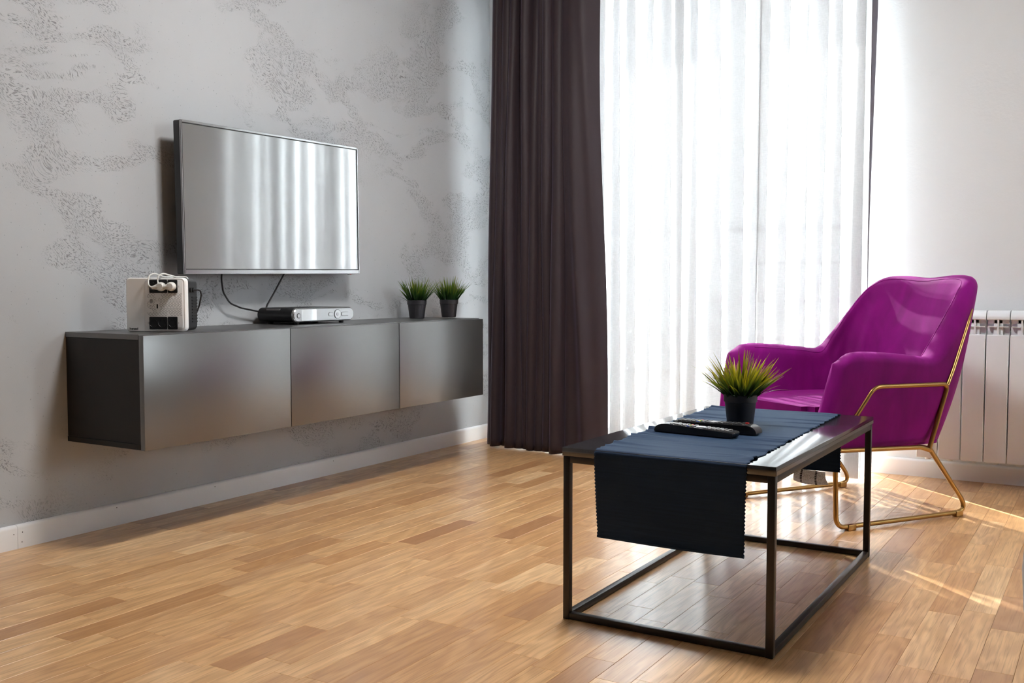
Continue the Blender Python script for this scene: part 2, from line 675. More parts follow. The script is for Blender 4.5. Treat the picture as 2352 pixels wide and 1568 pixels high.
# baseboards
def baseboard(name, pieces, axis):
    root = bpy.data.objects.new(name, None)
    C.objects.link(root)
    root['kind'] = 'structure'
    root['label'] = 'white painted baseboard'
    for a, b in pieces:
        prof = [(0, 0), (0.014, 0), (0.014, 0.060)] + [(0.014 - 0.010 * (1 - math.cos(t)), 0.060 + 0.010 * math.sin(t)) for t in (0.4, 0.8, 1.2, 1.57)] + [(0, 0.070)]
        bmm = bmesh.new()
        if axis == 'y':
            prism_into(bmm, prof, a, b, 'xz')
        else:
            prism_into(bmm, [(YW - u, w) for u, w in prof], a, b, 'yz')
        auto_smooth(done('board', bmm, TRIM, root), 0.5)
    return root


bl = baseboard('baseboard_left', [(YB, 1.7195), (1.7205, YW)], 'y')
for (y, z) in ((1.708, 0.045), (1.735, 0.047), (1.733, 0.018), (2.06, 0.058), (2.47, 0.056), (3.1, 0.055)):
    bm = bmesh.new()
    bmesh.ops.create_uvsphere(bm, u_segments=6, v_segments=4, radius=0.0016)
    bmesh.ops.translate(bm, verts=bm.verts, vec=(0.014, y, z))
    done('nail', bm, BLACK_PL, bl)
baseboard('baseboard_right', [(OX1 + 0.02, XR)], 'x')
baseboard('baseboard_back', [(0.014, OX0 - 0.02)], 'x')

# parquet staves along y
SW = 0.0705
LENS = [0.28, 0.34, 0.40, 0.46]
stave_mesh = {}


def stave_bm(bm, x0, x1, y0, y1, top):
    g, ch = 0.0002, 0.0005
    x0 += g; x1 -= g; y0 += g; y1 -= g
    lo, hi = -0.0125, top
    v = [bm.verts.new(p) for p in ((x0, y0, lo), (x1, y0, lo), (x1, y1, lo), (x0, y1, lo),
                                   (x0, y0, hi - ch), (x1, y0, hi - ch), (x1, y1, hi - ch), (x0, y1, hi - ch),
                                   (x0 + ch, y0 + ch, hi), (x1 - ch, y0 + ch, hi), (x1 - ch, y1 - ch, hi), (x0 + ch, y1 - ch, hi))]
    fs = []
    for a, b in ((0, 4), (4, 8)):
        for i in range(4):
            j = (i + 1) % 4
            fs.append(bm.faces.new((v[a + i], v[a + j], v[b + j], v[b + i])))
    fs.append(bm.faces.new((v[8], v[9], v[10], v[11])))
    return fs


staves = []
x = 0.0
row = 0
while x < XR:
    x1 = min(x + SW, XR)
    y = YB - random.random() * 0.4
    while y < YW:
        L = random.choice(LENS)
        y0, y1 = max(y, YB), min(y + L, YW)
        if y1 - y0 > 0.02:
            staves.append((x, x1, y0, y1, abs(y1 - y0 - L) < 1e-6 and x1 - x > SW - 1e-6, L))
        y += L
    x = x1
    row += 1


def seen_area(s):
    x0, x1, y0, y1 = s[:4]
    q = [project((a, b, 0)) for a, b in ((x0, y0), (x1, y0), (x1, y1), (x0, y1))]
    if any(k is None for k in q):
        return 0
    cx, cy = sum(k[0] for k in q) / 4, sum(k[1] for k in q) / 4
    if not (-20 < cx < 2372 and 900 < cy < 1600):
        return 0
    return abs(sum(q[i][0] * q[(i + 1) % 4][1] - q[(i + 1) % 4][0] * q[i][1] for i in range(4))) / 2


ranked = sorted(range(len(staves)), key=lambda i: -seen_area(staves[i]) if staves[i][4] else 0)
single = set(i for i in ranked[:300] if staves[i][4] and seen_area(staves[i]) > 0)
bm = bmesh.new()
tones = []
for i, s in enumerate(staves):
    if i in single:
        L = s[5]
        if L not in stave_mesh:
            b2 = bmesh.new()
            stave_bm(b2, 0, SW, 0, L, 0.0)
            me = bpy.data.meshes.new('stave')
            bmesh.ops.recalc_face_normals(b2, faces=b2.faces)
            b2.to_mesh(me)
            b2.free()
            me.materials.append(OAK)
            stave_mesh[L] = me
        o = bpy.data.objects.new('stave', stave_mesh[L])
        C.objects.link(o)
        o.parent = fl
        o.location = (s[0], s[2], 0)
    else:
        r = random.random()
        fs = stave_bm(bm, s[0], s[1], s[2], s[3], 0.0)
        tones += [r] * len(fs)
me = bpy.data.meshes.new('parquet_field')
bm.to_mesh(me)
bm.free()
a = me.attributes.new('tone', 'FLOAT', 'FACE')
a.data.foreach_set('value', tones)
o = link('parquet_field', me, OAK, fl)
o['kind'] = 'stuff'

# ------------------------------------------------------------------ balcony window
win = bpy.data.objects.new('window_1', None)
C.objects.link(win)
win['kind'] = 'structure'
win['label'] = 'white two-leaf balcony window behind the sheer curtain'
FY0, FY1 = YW + 0.10, YW + 0.17


def ring_frame(name, x0, x1, z0, z1, w, y0, y1, mat, parent):
    bmm = bmesh.new()
    box_into(bmm, x0, x0 + w, y0, y1, z0, z1, 0.004)
    box_into(bmm, x1 - w, x1, y0, y1, z0, z1, 0.004)
    box_into(bmm, x0 + w, x1 - w, y0, y1, z0, z0 + w, 0.004)
    box_into(bmm, x0 + w, x1 - w, y0, y1, z1 - w, z1, 0.004)
    return auto_smooth(done(name, bmm, mat, parent))


ring_frame('window_frame', OX0, OX1, 0.0, OZ1, 0.030, FY0, FY1, FRAME_W, win)
XM = 1.02
for (a, b) in ((OX0 + 0.032, XM - 0.001), (XM + 0.001, OX1 - 0.032)):
    s = ring_frame('sash', a, b, 0.032, OZ1 - 0.032, 0.050, FY0 - 0.012, FY1 - 0.012, FRAME_W, win)
    box('pane', a + 0.048, b - 0.048, FY0 + 0.022, FY0 + 0.028, 0.080, OZ1 - 0.080, GLASS, s)
    if b < XM + 0.1:
        bm = bmesh.new()
        box_into(bm, XM - 0.045, XM - 0.017, FY0 - 0.024, FY0 - 0.012, 0.93, 1.06, 0.004)
        tube_into(bm, fillet([(XM - 0.031, FY0 - 0.022, 1.02), (XM - 0.031, FY0 - 0.062, 1.02), (XM - 0.031, FY0 - 0.062, 0.90)], 0.012), 0.009, 8)
        auto_smooth(done('window_handle', bm, FRAME_W, s))
fill_win = bpy.data.objects.new('fill_window', None)  # added opening out of view, brightens the left wall
C.objects.link(fill_win)
fill_win['kind'] = 'structure'
fill_win['label'] = 'added white window, unseen in the right-hand wall, letting in fill light'
bm = bmesh.new()
for (a, b, c, d) in ((WY0, WY0 + 0.06, WZ0, WZ1), (WY1 - 0.06, WY1, WZ0, WZ1), (WY0 + 0.06, WY1 - 0.06, WZ0, WZ0 + 0.06), (WY0 + 0.06, WY1 - 0.06, WZ1 - 0.06, WZ1)):
    box_into(bm, XR + 0.06, XR + 0.13, a, b, c, d, 0.004)
auto_smooth(done('window_frame', bm, FRAME_W, fill_win))
box('pane', XR + 0.09, XR + 0.096, WY0 + 0.058, WY1 - 0.058, WZ0 + 0.058, WZ1 - 0.058, GLASS, fill_win)
# balcony outside
struct(box('balcony_slab', -0.6, 2.6, YO, YO + 1.35, -0.25, -0.06, CONCRETE), 'pale balcony floor outside the window')
rl = thing('balcony_railing', 'pale steel balcony railing seen faintly through the sheer curtain', 'railing', (0, YO + 1.15, -0.06))
for z in (1.17, 0.97, 0.75, 0.53, 0.31):
    tube('rail', [(-0.55, 0, z), (2.55, 0, z)], 0.016 if z > 1.1 else 0.010, RAILM, rl, 8)
for xx in (-0.5, 0.45, 1.5, 2.5):
    tube('post', [(xx, 0, 0.0), (xx, 0, 1.17)], 0.018, RAILM, rl, 8)

# ------------------------------------------------------------------ curtains
RAILZ = ZC - 0.03
tr = box('trim_1', 0.05, 1.98, 4.00, 4.20, RAILZ, ZC - 0.001, TRIM)
struct(tr, 'white ceiling curtain track')


def cloth_sheet(name, xfun, nu, nz, z0fun, z1, mat, parent=None, thick=0.0):
    """xfun(u, v) -> (x, y); v = 0 at the floor, 1 at the track"""
    verts, faces = [], []
    for j in range(nz + 1):
        v = j / nz
        for i in range(nu + 1):
            u = i / nu
            xx, yy = xfun(u, v)
            zz = z0fun(u) + (z1 - z0fun(u)) * v
            verts.append((xx, yy, zz))
    for j in range(nz):
        for i in range(nu):
            a0 = j * (nu + 1) + i
            faces.append((a0, a0 + 1, a0 + nu + 2, a0 + nu + 1))
    me = bpy.data.meshes.new(name)
    me.from_pydata(verts, [], faces)
    me.update()
    o = link(name, me, mat, parent, smooth=True)
    if thick:
        md = o.modifiers.new('thickness', 'SOLIDIFY')
        md.thickness = thick
    return o


def lerp(a, b, t):
    return a + (b - a) * t


def sst(t):
    t = max(0.0, min(1.0, t))
    return t * t * (3 - 2 * t)


# dark curtain: tight pleats on the left, one broad flap on the right
DARK_FOLDS = [0.0, 0.085, 0.15, 0.225, 0.285, 0.345, 0.41, 0.465, 0.525, 0.59, 0.70, 1.0]
DARK_AMP = [0.044, 0.050, 0.042, 0.054, 0.040, 0.050, 0.038, 0.046, 0.044, 0.058, 0.016]


def dark_xy(u, v):
    v2 = v * (RAILZ / 2.12)
    vt = min(1.0, v2)
    xl = lerp(0.128, 0.178, vt)
    xr = lerp(0.792, 0.742, sst(vt))
    k = 0
    while k < len(DARK_FOLDS) - 2 and u > DARK_FOLDS[k + 1]:
        k += 1
    a, b = DARK_FOLDS[k], DARK_FOLDS[k + 1]
    t = (u - a) / (b - a)
    amp = DARK_AMP[k] * (0.85 + 0.35 * math.sin(k * 2.3 + 3.1 * v))
    if k == len(DARK_FOLDS) - 2:
        # broad flap rolling towards the room then back
        yy = -0.045 * math.sin(PI * (0.12 + 0.80 * t)) + 0.010 * math.sin(7 * t + 2.4 * v * 3) * (1 - v) + 0.035 * t * t
        yy += -0.008 * math.sin(15 * t + 5 * v) * (1 - v)
    else:
        yy = -amp * 1.35 * math.sin(PI * t) ** 1.3 + 0.022
    sway = 0.006 * math.sin(4.0 * v + 9 * u) + 0.004 * math.sin(11 * v + 23 * u)
    xx = lerp(xl, xr, u) + sway * (1 - 0.5 * v) + 0.013 * math.sin(2 * PI * t) * -1.0 * (k < 10)
    curve = 0.05 * (1 - sst(u / 0.10))        # left edge turns back towards the wall
    return xx, 4.055 + yy + curve - 0.012 * (1 - v) * math.sin(PI * u)


dc = cloth_sheet('dark_curtain', dark_xy, 260, 60, lambda u: 0.006 + 0.003 * math.sin(9 * u), RAILZ, CURTAIN, None, 0.0015)
tag(dc, 'dark aubergine pleated curtain hanging beside the bright window', 'curtain')

# sheer: flat single-layer gaps between folded pleats, its last fold turned back to the wall
rs = random.Random(4)
SHX0, SHX1 = 0.24, 1.895
units = []
acc = 0.0
while acc < SHX1 - SHX0 - 0.05:
    f_, p_ = rs.uniform(0.012, 0.045), rs.uniform(0.030, 0.075)
    units.append([f_, p_, rs.uniform(-0.55, 0.55), rs.uniform(-0.014, 0.014), rs.uniform(0.75, 1.25), rs.uniform(0, 6)])
    acc += f_ + p_
scale_u = (SHX1 - SHX0) / acc
for q in units:
    q[0] *= scale_u
    q[1] *= scale_u


def sheer_row(v):
    """one horizontal line of the sheer at height v as a list of points"""
    low = (1 - v) ** 1.4
    pts = [(SHX0 - 0.006, 4.300), (SHX0 - 0.012, 4.26), (SHX0 + 0.004, 4.21), (SHX0 - 0.010, 4.16), (SHX0 - 0.004, 4.115)]
    xx = SHX0
    nU = len(units)
    for i, (f_, p_, c_, sh_, d_, ph_) in enumerate(units):
        ub = i / nU
        yb = 4.105 - 0.050 * low * sst((ub - 0.5) / 0.4)
        dx = sh_ * math.sin(2.2 * v + ph_)
        p2 = p_ * max(0.25, 1 + c_ * (v - 0.45) * 1.6)
        a0 = xx + f_ + dx + (p_ - p2) / 2
        a1 = a0 + p2
        yd = 0.017 * d_
        pts += [(xx + f_ * 0.3, yb + 0.004), (a0, yb), (lerp(a0, a1, 0.5), yb - yd * 0.55), (a1, yb - yd * 0.25), (a1 + 0.002, yb + yd * 0.3), (lerp(a0, a1, 0.5), yb + yd * 0.45), (a0, yb + yd * 0.6), (a0 - 0.002, yb + yd), (lerp(a0, a1, 0.5), yb + yd * 1.25), (a1, yb + yd * 0.9)]
        xx += f_ + p_
    xe, ye = SHX1 + lerp(0.012, -0.006, min(1, v * 1.25)), 4.100 - 0.05 * low
    pts += [(xe, ye), (xe + 0.005, ye + 0.04), (xe + 0.004, (ye + 4.263) / 2), (xe + 0.002, 4.263)]
    # smooth by corner cutting
    for _ in range(2):
        out = [pts[0]]
        for (a, b) in zip(pts[:-1], pts[1:]):
            out += [(a[0] * 0.75 + b[0] * 0.25, a[1] * 0.75 + b[1] * 0.25), (a[0] * 0.25 + b[0] * 0.75, a[1] * 0.25 + b[1] * 0.75)]
        out.append(pts[-1])
        pts = out
    return pts


NZS = 36
verts, faces = [], []
for j in range(NZS + 1):
    v = j / NZS
    rw = sheer_row(v)
    zz = lerp(0.012, RAILZ, v)
    verts += [(a, b, zz) for a, b in rw]
M = len(rw)
for j in range(NZS):
    for i in range(M - 1):
        q = j * M + i
        faces.append((q, q + 1, q + M + 1, q + M))
me = bpy.data.meshes.new('sheer_curtain')
me.from_pydata(verts, [], faces)
me.update()
sh = link('sheer_curtain', me, SHEER, None, smooth=True)
tag(sh, 'long white translucent sheer curtain covering the balcony window', 'curtain')
# narrow dark strip beside the sheer, widest at the top
bm = bmesh.new()
N = 20
pv = None
for j in range(N + 1):
    z = lerp(0.75, RAILZ, j / N)
    w = 0.008 + 0.105 * sst((z - 0.75) / 1.5)
    xx = 1.9035
    q = [bm.verts.new((xx, 4.125, z)), bm.verts.new((xx, 4.125 + w, z)), bm.verts.new((xx + 0.002, 4.125 + w, z)), bm.verts.new((xx + 0.002, 4.125, z))]
    if pv:
        for i in range(4):
            bm.faces.new((pv[i], pv[(i + 1) % 4], q[(i + 1) % 4], q[i]))
    else:
        bm.faces.new(q)
    pv = q
bm.faces.new(pv)
tag(done('dark_strip', bm, CURTAIN), 'thin dark strip tapering down along the right side of the sheer', 'curtain')

# ------------------------------------------------------------------ added fill lamp, unseen above the picture, brightens the floor
lamp = thing('fill_lamp', 'added fill light above the coffee table, shaped as a round flush lamp with a white diffuser', 'lamp', (1.60, 2.42, ZC))
lathe('fill_lamp_base', [(0, -0.002), (0.27, -0.002), (0.275, -0.02), (0.27, -0.045), (0.255, -0.045), (0.255, -0.03), (0, -0.03)], TRIM, lamp, 48)
glow = bpy.data.materials.new('fill_lamp_diffuser')
glow.use_nodes = True
gb = glow.node_tree.nodes['Principled BSDF']
gb.inputs['Base Color'].default_value = (0.8, 0.8, 0.8, 1)
gb.inputs['Emission Color'].default_value = (1.0, 0.985, 0.965, 1)
gb.inputs['Emission Strength'].default_value = 40.0
lathe('diffuser', [(0.254, -0.044), (0.24, -0.056), (0.18, -0.066), (0.09, -0.071), (0, -0.072)], glow, lamp, 48, sharp=1.5)

# ------------------------------------------------------------------ radiator
rad = thing('radiator', 'white sectional radiator on the wall behind the magenta armchair', 'radiator', (2.33, YW, 0.0))
PITCHX = 0.0815
core_me = plate_me = cap_me = plug_me = None


def rad_meshes():
    w = PITCHX
    y0 = -0.116
    b = bmesh.new()
    # inner body, side web, upper grille fins
    box_into(b, 0.024, w - 0.024, -0.100, -0.030, 0.110, 0.660, 0.003)
    box_into(b, 0.004, w - 0.004, -0.100, -0.030, 0.63, 0.668, 0.003)
    box_into(b, w / 2 - 0.003, w / 2 + 0.003, y0 + 0.004, -0.04, 0.585, 0.662)
    box_into(b, 0.006, w - 0.006, y0 + 0.006, -0.05, 0.6175, 0.6205)
    box_into(b, 0.006, w - 0.006, y0 + 0.03, -0.05, 0.590, 0.593)
    box_into(b, 0.0022, w - 0.0022, -0.088, -0.080, 0.570, 0.664)
    core = bpy.data.meshes.new('section')
    b.to_mesh(core); b.free()
    b = bmesh.new()
    box_into(b, 0.0018, w - 0.0018, y0, y0 + 0.016, 0.096, 0.589, 0.0045, 3)
    plate = bpy.data.meshes.new('front_plate')
    b.to_mesh(plate); b.free()
    b = bmesh.new()
    prof = [(-0.116, 0.648), (-0.110, 0.645), (-0.03, 0.668), (-0.03, 0.676), (-0.060, 0.681), (-0.095, 0.678), (-0.110, 0.668), (-0.116, 0.656)]
    prism_into(b, prof, 0.0018, w - 0.0018, 'yz')
    bmesh.ops.recalc_face_normals(b, faces=b.faces)
    cap = bpy.data.meshes.new('top_cap')
    b.to_mesh(cap); b.free()
    b = bmesh.new()
    lathe_into(b, [(0.0, 0.084), (0.008, 0.0845), (0.012, 0.088), (0.0135, 0.100), (0.0, 0.100)], 16, w / 2, -0.075)
    plug = bpy.data.meshes.new('bottom_plug')
    b.to_mesh(plug); b.free()
    for mm in (core, plate, cap, plug):
        mm.materials.append(RAD)
        for p in mm.polygons:
            p.use_smooth = True
        mm.set_sharp_from_angle(angle=0.6)
    return core, plate, cap, plug


core_me, plate_me, cap_me, plug_me = rad_meshes()
for k in range(-3, 4):
    s = link('section', core_me, RAD, rad)
    s.location = (k * PITCHX, 0, 0)
    for nm, mm in (('front_plate', plate_me), ('top_cap', cap_me), ('bottom_plug', plug_me)):
        link(nm, mm, RAD, s)
for z in (0.14, 0.62):
    bm = bmesh.new()
    tube_into(bm, [(-3 * PITCHX + 0.01, -0.065, z), (4 * PITCHX - 0.01, -0.065, z)], 0.016, 12)
    auto_smooth(done('manifold', bm, RAD, rad), 0.8)
for xx in (-2.5 * PITCHX, 3.5 * PITCHX):
    box('wall_bracket', xx - 0.01, xx + 0.01, -0.055, 0.0, 0.55, 0.60, RAD, rad)

# ------------------------------------------------------------------ wall cabinet
CX, CZ0, CZ1, CY0, CY1 = 0.362, 0.295, 0.633, 1.900, 3.698
cab = thing('wall_cabinet', 'long dark grey wall-mounted cabinet with three plain doors under the television', 'cabinet', (0, 0, 0))
TK = 0.016
DX = CX - 0.020
box('top_panel', 0.0, DX - 0.001, CY0, CY1, CZ1 - TK, CZ1, LAMINATE, cab, 0.0006, 1)
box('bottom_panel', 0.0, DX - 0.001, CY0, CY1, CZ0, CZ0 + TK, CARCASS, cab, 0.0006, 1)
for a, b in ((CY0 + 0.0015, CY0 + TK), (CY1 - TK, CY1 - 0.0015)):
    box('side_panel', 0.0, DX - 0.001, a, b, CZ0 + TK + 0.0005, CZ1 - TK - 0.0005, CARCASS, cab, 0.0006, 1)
box('back_panel', 0.0, 0.006, CY0 + TK + 0.001, CY1 - TK - 0.001, CZ0 + TK + 0.001, CZ1 - TK - 0.001, BLACK_SAT, cab)
DW = (CY1 - CY0) / 3
for k in range(3):
    box('door', DX, CX, CY0 + k * DW + (0.0015 if k else 0.0), CY0 + (k + 1) * DW - (0.0015 if k < 2 else 0.0), CZ0 - 0.001, CZ1 - 0.003, LAMINATE, cab, 0.0012, 2)
for k in (1, 2):
    box('partition', 0.008, DX - 0.003, CY0 + k * DW - TK / 2, CY0 + k * DW + TK / 2, CZ0 + TK + 0.001, CZ1 - TK - 0.001, BLACK_SAT, cab)

# ------------------------------------------------------------------ television
tv = thing('television', 'flat-screen television mounted on the grey wall reflecting the window', 'television', (0.0, 2.7225, 1.0745))
tv.rotation_euler = (math.radians(0.75), 0, 0)
TW, TH = 0.449, 0.2555
XF = 0.100
bm = bmesh.new()
prism_into(bm, rrect(-TW, TW, -TH, TH, 0.006, 4), XF - 0.034, XF - 0.006, 'yz')
auto_smooth(done('housing', bm, BLACK_PL, tv), 0.5)
box('rear_cover', XF - 0.060, XF - 0.034, -0.30, 0.30, -0.20, 0.13, BLACK_SAT, tv, 0.008)
bz = 0.0085
bzb = 0.0155
bm = bmesh.new()
box_into(bm, XF - 0.006, XF, -TW, -TW + 0.006, -TH, TH, 0.001, 1)
box_into(bm, XF - 0.006, XF, TW - 0.006, TW, -TH, TH, 0.001, 1)
box_into(bm, XF - 0.006, XF, -TW + 0.006, TW - 0.006, TH - bz, TH, 0.001, 1)
box_into(bm, XF - 0.006, XF, -TW + 0.006, TW - 0.006, -TH, -TH + bzb, 0.001, 1)
auto_smooth(done('bezel', bm, CHROME, tv))
bm = bmesh.new()
for (a, b, c, d) in ((-TW + 0.006, -TW + 0.0085, -TH + bzb, TH - bz), (TW - 0.0085, TW - 0.006, -TH + bzb, TH - bz),
                     (-TW + 0.0085, TW - 0.0085, TH - bz - 0.0025, TH - bz), (-TW + 0.0085, TW - 0.0085, -TH + bzb, -TH + bzb + 0.0025)):
    box_into(bm, XF - 0.006, XF - 0.0015, a, b, c, d)
done('inner_rim', bm, BLACK_PL, tv)
box('screen', XF - 0.006, XF - 0.0025, -TW + 0.0085, TW - 0.0085, -TH + bzb + 0.0025, TH - bz - 0.0025, SCREEN, tv)
bm = bmesh.new()
box_into(bm, XF - 0.016, XF - 0.004, TW - 0.058, TW - 0.030, -TH - 0.0042, -TH, 0.001, 1)
tb = done('sensor_tab', bm, UPS_W, tv)
box('status_light', XF - 0.0038, XF - 0.0034, TW - 0.056, TW - 0.048, -TH - 0.0035, -TH - 0.0008, RED, tb)
bm = bmesh.new()
box_into(bm, 0.0, 0.012, -0.12, 0.12, -0.12, 0.10, 0.002)
box_into(bm, 0.012, XF - 0.060, -0.10, -0.07, -0.10, 0.09)
box_into(bm, 0.012, XF - 0.060, 0.07, 0.10, -0.10, 0.09)
done('wall_mount', bm, BLACK_SAT, tv)

# ------------------------------------------------------------------ set-top box and its cables
dv = thing('set_top_box', 'black set-top box with rounded silver front below the television', 'media player', (0.0, 2.840, CZ1))
hw, hz0, hz1 = 0.168, 0.008, 0.061
rr = (hz1 - hz0) / 2


def stadium(inset=0.0):
    out = []
    r2 = rr - inset
    zc = (hz0 + hz1) / 2
    for k in range(17):
        a = -PI / 2 + PI * k / 16
        out.append((hw - rr + r2 * math.cos(a), zc + r2 * math.sin(a)))
    for k in range(17):
        a = PI / 2 + PI * k / 16
        out.append((-hw + rr + r2 * math.cos(a), zc + r2 * math.sin(a)))
    return out


bm = bmesh.new()
prism_into(bm, stadium(), 0.030, 0.200, 'yz')
auto_smooth(done('body', bm, BLACK_PL, dv), 0.5)
bm = bmesh.new()
A = [bm.verts.new((0.200, a, b)) for a, b in stadium(0.0)]
B = [bm.verts.new((0.207, a, b)) for a, b in stadium(0.0015)]
D = [bm.verts.new((0.210, a, b)) for a, b in stadium(0.005)]
n = len(A)
for P, Q in ((A, B), (B, D)):
    for i in range(n):
        bm.faces.new((P[i], P[(i + 1) % n], Q[(i + 1) % n], Q[i]))
bm.faces.new(list(reversed(A)))
bm.faces.new(D)
fp = auto_smooth(done('front_panel', bm, SILVER, dv), 0.5)
zc = (hz0 + hz1) / 2


def disc(name, y, z, r, x0, x1, mat, parent, ring=0.0):
    bmm = bmesh.new()
    outer = [(r * math.cos(2 * PI * k / 24), r * math.sin(2 * PI * k / 24)) for k in range(24)]
    if ring:
        A_ = [(u * (1 - ring), w * (1 - ring)) for u, w in outer]
        v = [[bmm.verts.new((xx, y + u, z + w)) for u, w in pp] for xx, pp in ((x0, outer), (x1, outer), (x1, A_), (x0, A_))]
        for q in range(3):
            for k in range(24):
                bmm.faces.new((v[q][k], v[q][(k + 1) % 24], v[q + 1][(k + 1) % 24], v[q + 1][k]))
    else:
        prism_into(bmm, [(y + u, z + w) for u, w in outer], x0, x1, 'yz')
    return auto_smooth(done(name, bmm, mat, parent), 0.5)


disc('power_button', -hw + 0.028, zc - 0.002, 0.0075, 0.210, 0.2118, SILVER, fp)
disc('button_ring', -hw + 0.028, zc - 0.002, 0.0095, 0.210, 0.2108, BLACK_SAT, fp, 0.18)
disc('dial', 0.070, zc, 0.0165, 0.210, 0.2122, CHROME, fp)
disc('dial_ring', 0.070, zc, 0.0182, 0.210, 0.2110, BLACK_SAT, fp, 0.09)
disc('dial_centre', 0.070, zc, 0.0065, 0.2122, 0.2132, SILVER, fp)
for (a, b) in ((0.020, 0.050), (0.092, 0.135)):
    bm = bmesh.new()
    prism_into(bm, rrect(a, b, zc - 0.0075, zc + 0.0075, 0.007, 5), 0.210, 0.2106, 'yz')
    k = auto_smooth(done('key_surround', bm, BLACK_SAT, fp), 0.5)
    bm = bmesh.new()
    prism_into(bm, rrect(a + 0.0008, b - 0.0008, zc - 0.0067, zc + 0.0067, 0.0062, 5), 0.2106, 0.2116, 'yz')
    auto_smooth(done('key', bm, SILVER, k), 0.5)
bm = bmesh.new()
prism_into(bm, rrect(-0.125, -0.045, zc - 0.0205, zc + 0.0205, 0.003, 3), 0.210, 0.2105, 'yz')
done('display_window', bm, principled('display', (0.70, 0.72, 0.74), rough=0.08, metal=0.6), fp)
bm = bmesh.new()
for k in range(26):
    xx = 0.070 + k * 0.0026
    for j in range(5):
        a = PI * 0.62 + j * 0.12
        y_ = -hw + rr + (rr + 0.0002) * math.cos(a)
        z_ = zc + (rr + 0.0002) * math.sin(a)
    box_into(bm, xx, xx + 0.0012, -hw + rr * 0.22, -hw + rr * 0.50, zc + rr * 0.62, zc + rr * 0.86)
done('side_vents', bm, SLOT, dv)['kind'] = 'stuff'
for (a, b) in ((0.055, -0.125), (0.055, 0.120), (0.185, -0.125), (0.185, 0.120)):
    lathe('foot', [(0, 0), (0.009, 0), (0.010, 0.010), (0, 0.010)], BLACK_PL, dv, 14, a, b)

c1 = tube('cable', fillet([(0.050, 2.487, 0.835), (0.045, 2.487, 0.800), (0.038, 2.500, 0.752), (0.034, 2.535, 0.712), (0.032, 2.590, 0.694), (0.030, 2.650, 0.684), (0.033, 2.700, 0.676)], 0.06, 5), 0.0032, BLACK_PL)
tag(c1, 'black cable sagging in a curve from the television to the set-top box', 'cable')
c2 = tube('cable', fillet([(0.055, 2.798, 0.840), (0.048, 2.793, 0.818), (0.036, 2.750, 0.745), (0.029, 2.722, 0.702), (0.0285, 2.712, 0.672)], 0.05, 5), 0.0032, BLACK_PL)
tag(c2, 'short straight black cable slanting from the television to the set-top box', 'cable')

# ------------------------------------------------------------------ power unit with sockets
R0 = Vector((0.325, 2.088))
L0 = Vector((0.160, 1.999))
ups = thing('power_unit', 'white backup power unit with six black sockets standing on the cabinet', 'power unit', (L0.x, L0.y, CZ1), math.atan2(R0.y - L0.y, R0.x - L0.x))
UW, UH, UD = (R0 - L0).length, 0.166, 0.098
# local: x along the face to the right, y into the device, z up
bm = bmesh.new()
prism_into(bm, rrect(0.004, UW - 0.002, 0.002, UH - 0.004, 0.016, 6), 0.020, UD, 'xz')
auto_smooth(done('rear_housing', bm, UPS_K, ups), 0.5)
bm = bmesh.new()
o1 = rrect(0, UW, 0, UH, 0.014, 6)
o2 = rrect(0.003, UW - 0.003, 0.003, UH - 0.003, 0.012, 6)
A = [bm.verts.new((a, 0.021, b)) for a, b in o1]
B = [bm.verts.new((a, 0.004, b)) for a, b in o1]
D = [bm.verts.new((a, 0.000, b)) for a, b in o2]
n = len(A)
for P, Q in ((A, B), (B, D)):
    for i in range(n):
        bm.faces.new((P[i], P[(i + 1) % n], Q[(i + 1) % n], Q[i]))
bm.faces.new(A)
bm.faces.new(list(reversed(D)))
shell = auto_smooth(done('front_cover', bm, UPS_W, ups), 0.5)


def U(px, py):
    """picture position inside the face (zoomed frame) to face coordinates"""
    fx = (px - 178.0) / (1378.0 - 178.0)
    top = 340 + (312 - 340) * fx
    bot = 1355 + (1395 - 1355) * fx
    return fx * UW, UH * (bot - py) / (bot - top)


pa, pb = U(560, 1350), U(1335, 350)
bm = bmesh.new()
o1 = rrect(pa[0], pb[0], 0.006, UH - 0.006, 0.010, 5)
o2 = rrect(pa[0] + 0.004, pb[0] - 0.003, 0.010, UH - 0.010, 0.008, 5)
A = [bm.verts.new((a, 0.0, b)) for a, b in o1]
B = [bm.verts.new((a, -0.0022, b)) for a, b in o2]
n = len(A)
for i in range(n):
    bm.faces.new((A[i], A[(i + 1) % n], B[(i + 1) % n], B[i]))
bm.faces.new(list(reversed(B)))
bm.faces.new(A)
panel = auto_smooth(done('raised_panel', bm, UPS_L, ups), 0.5)
PY = -0.0022


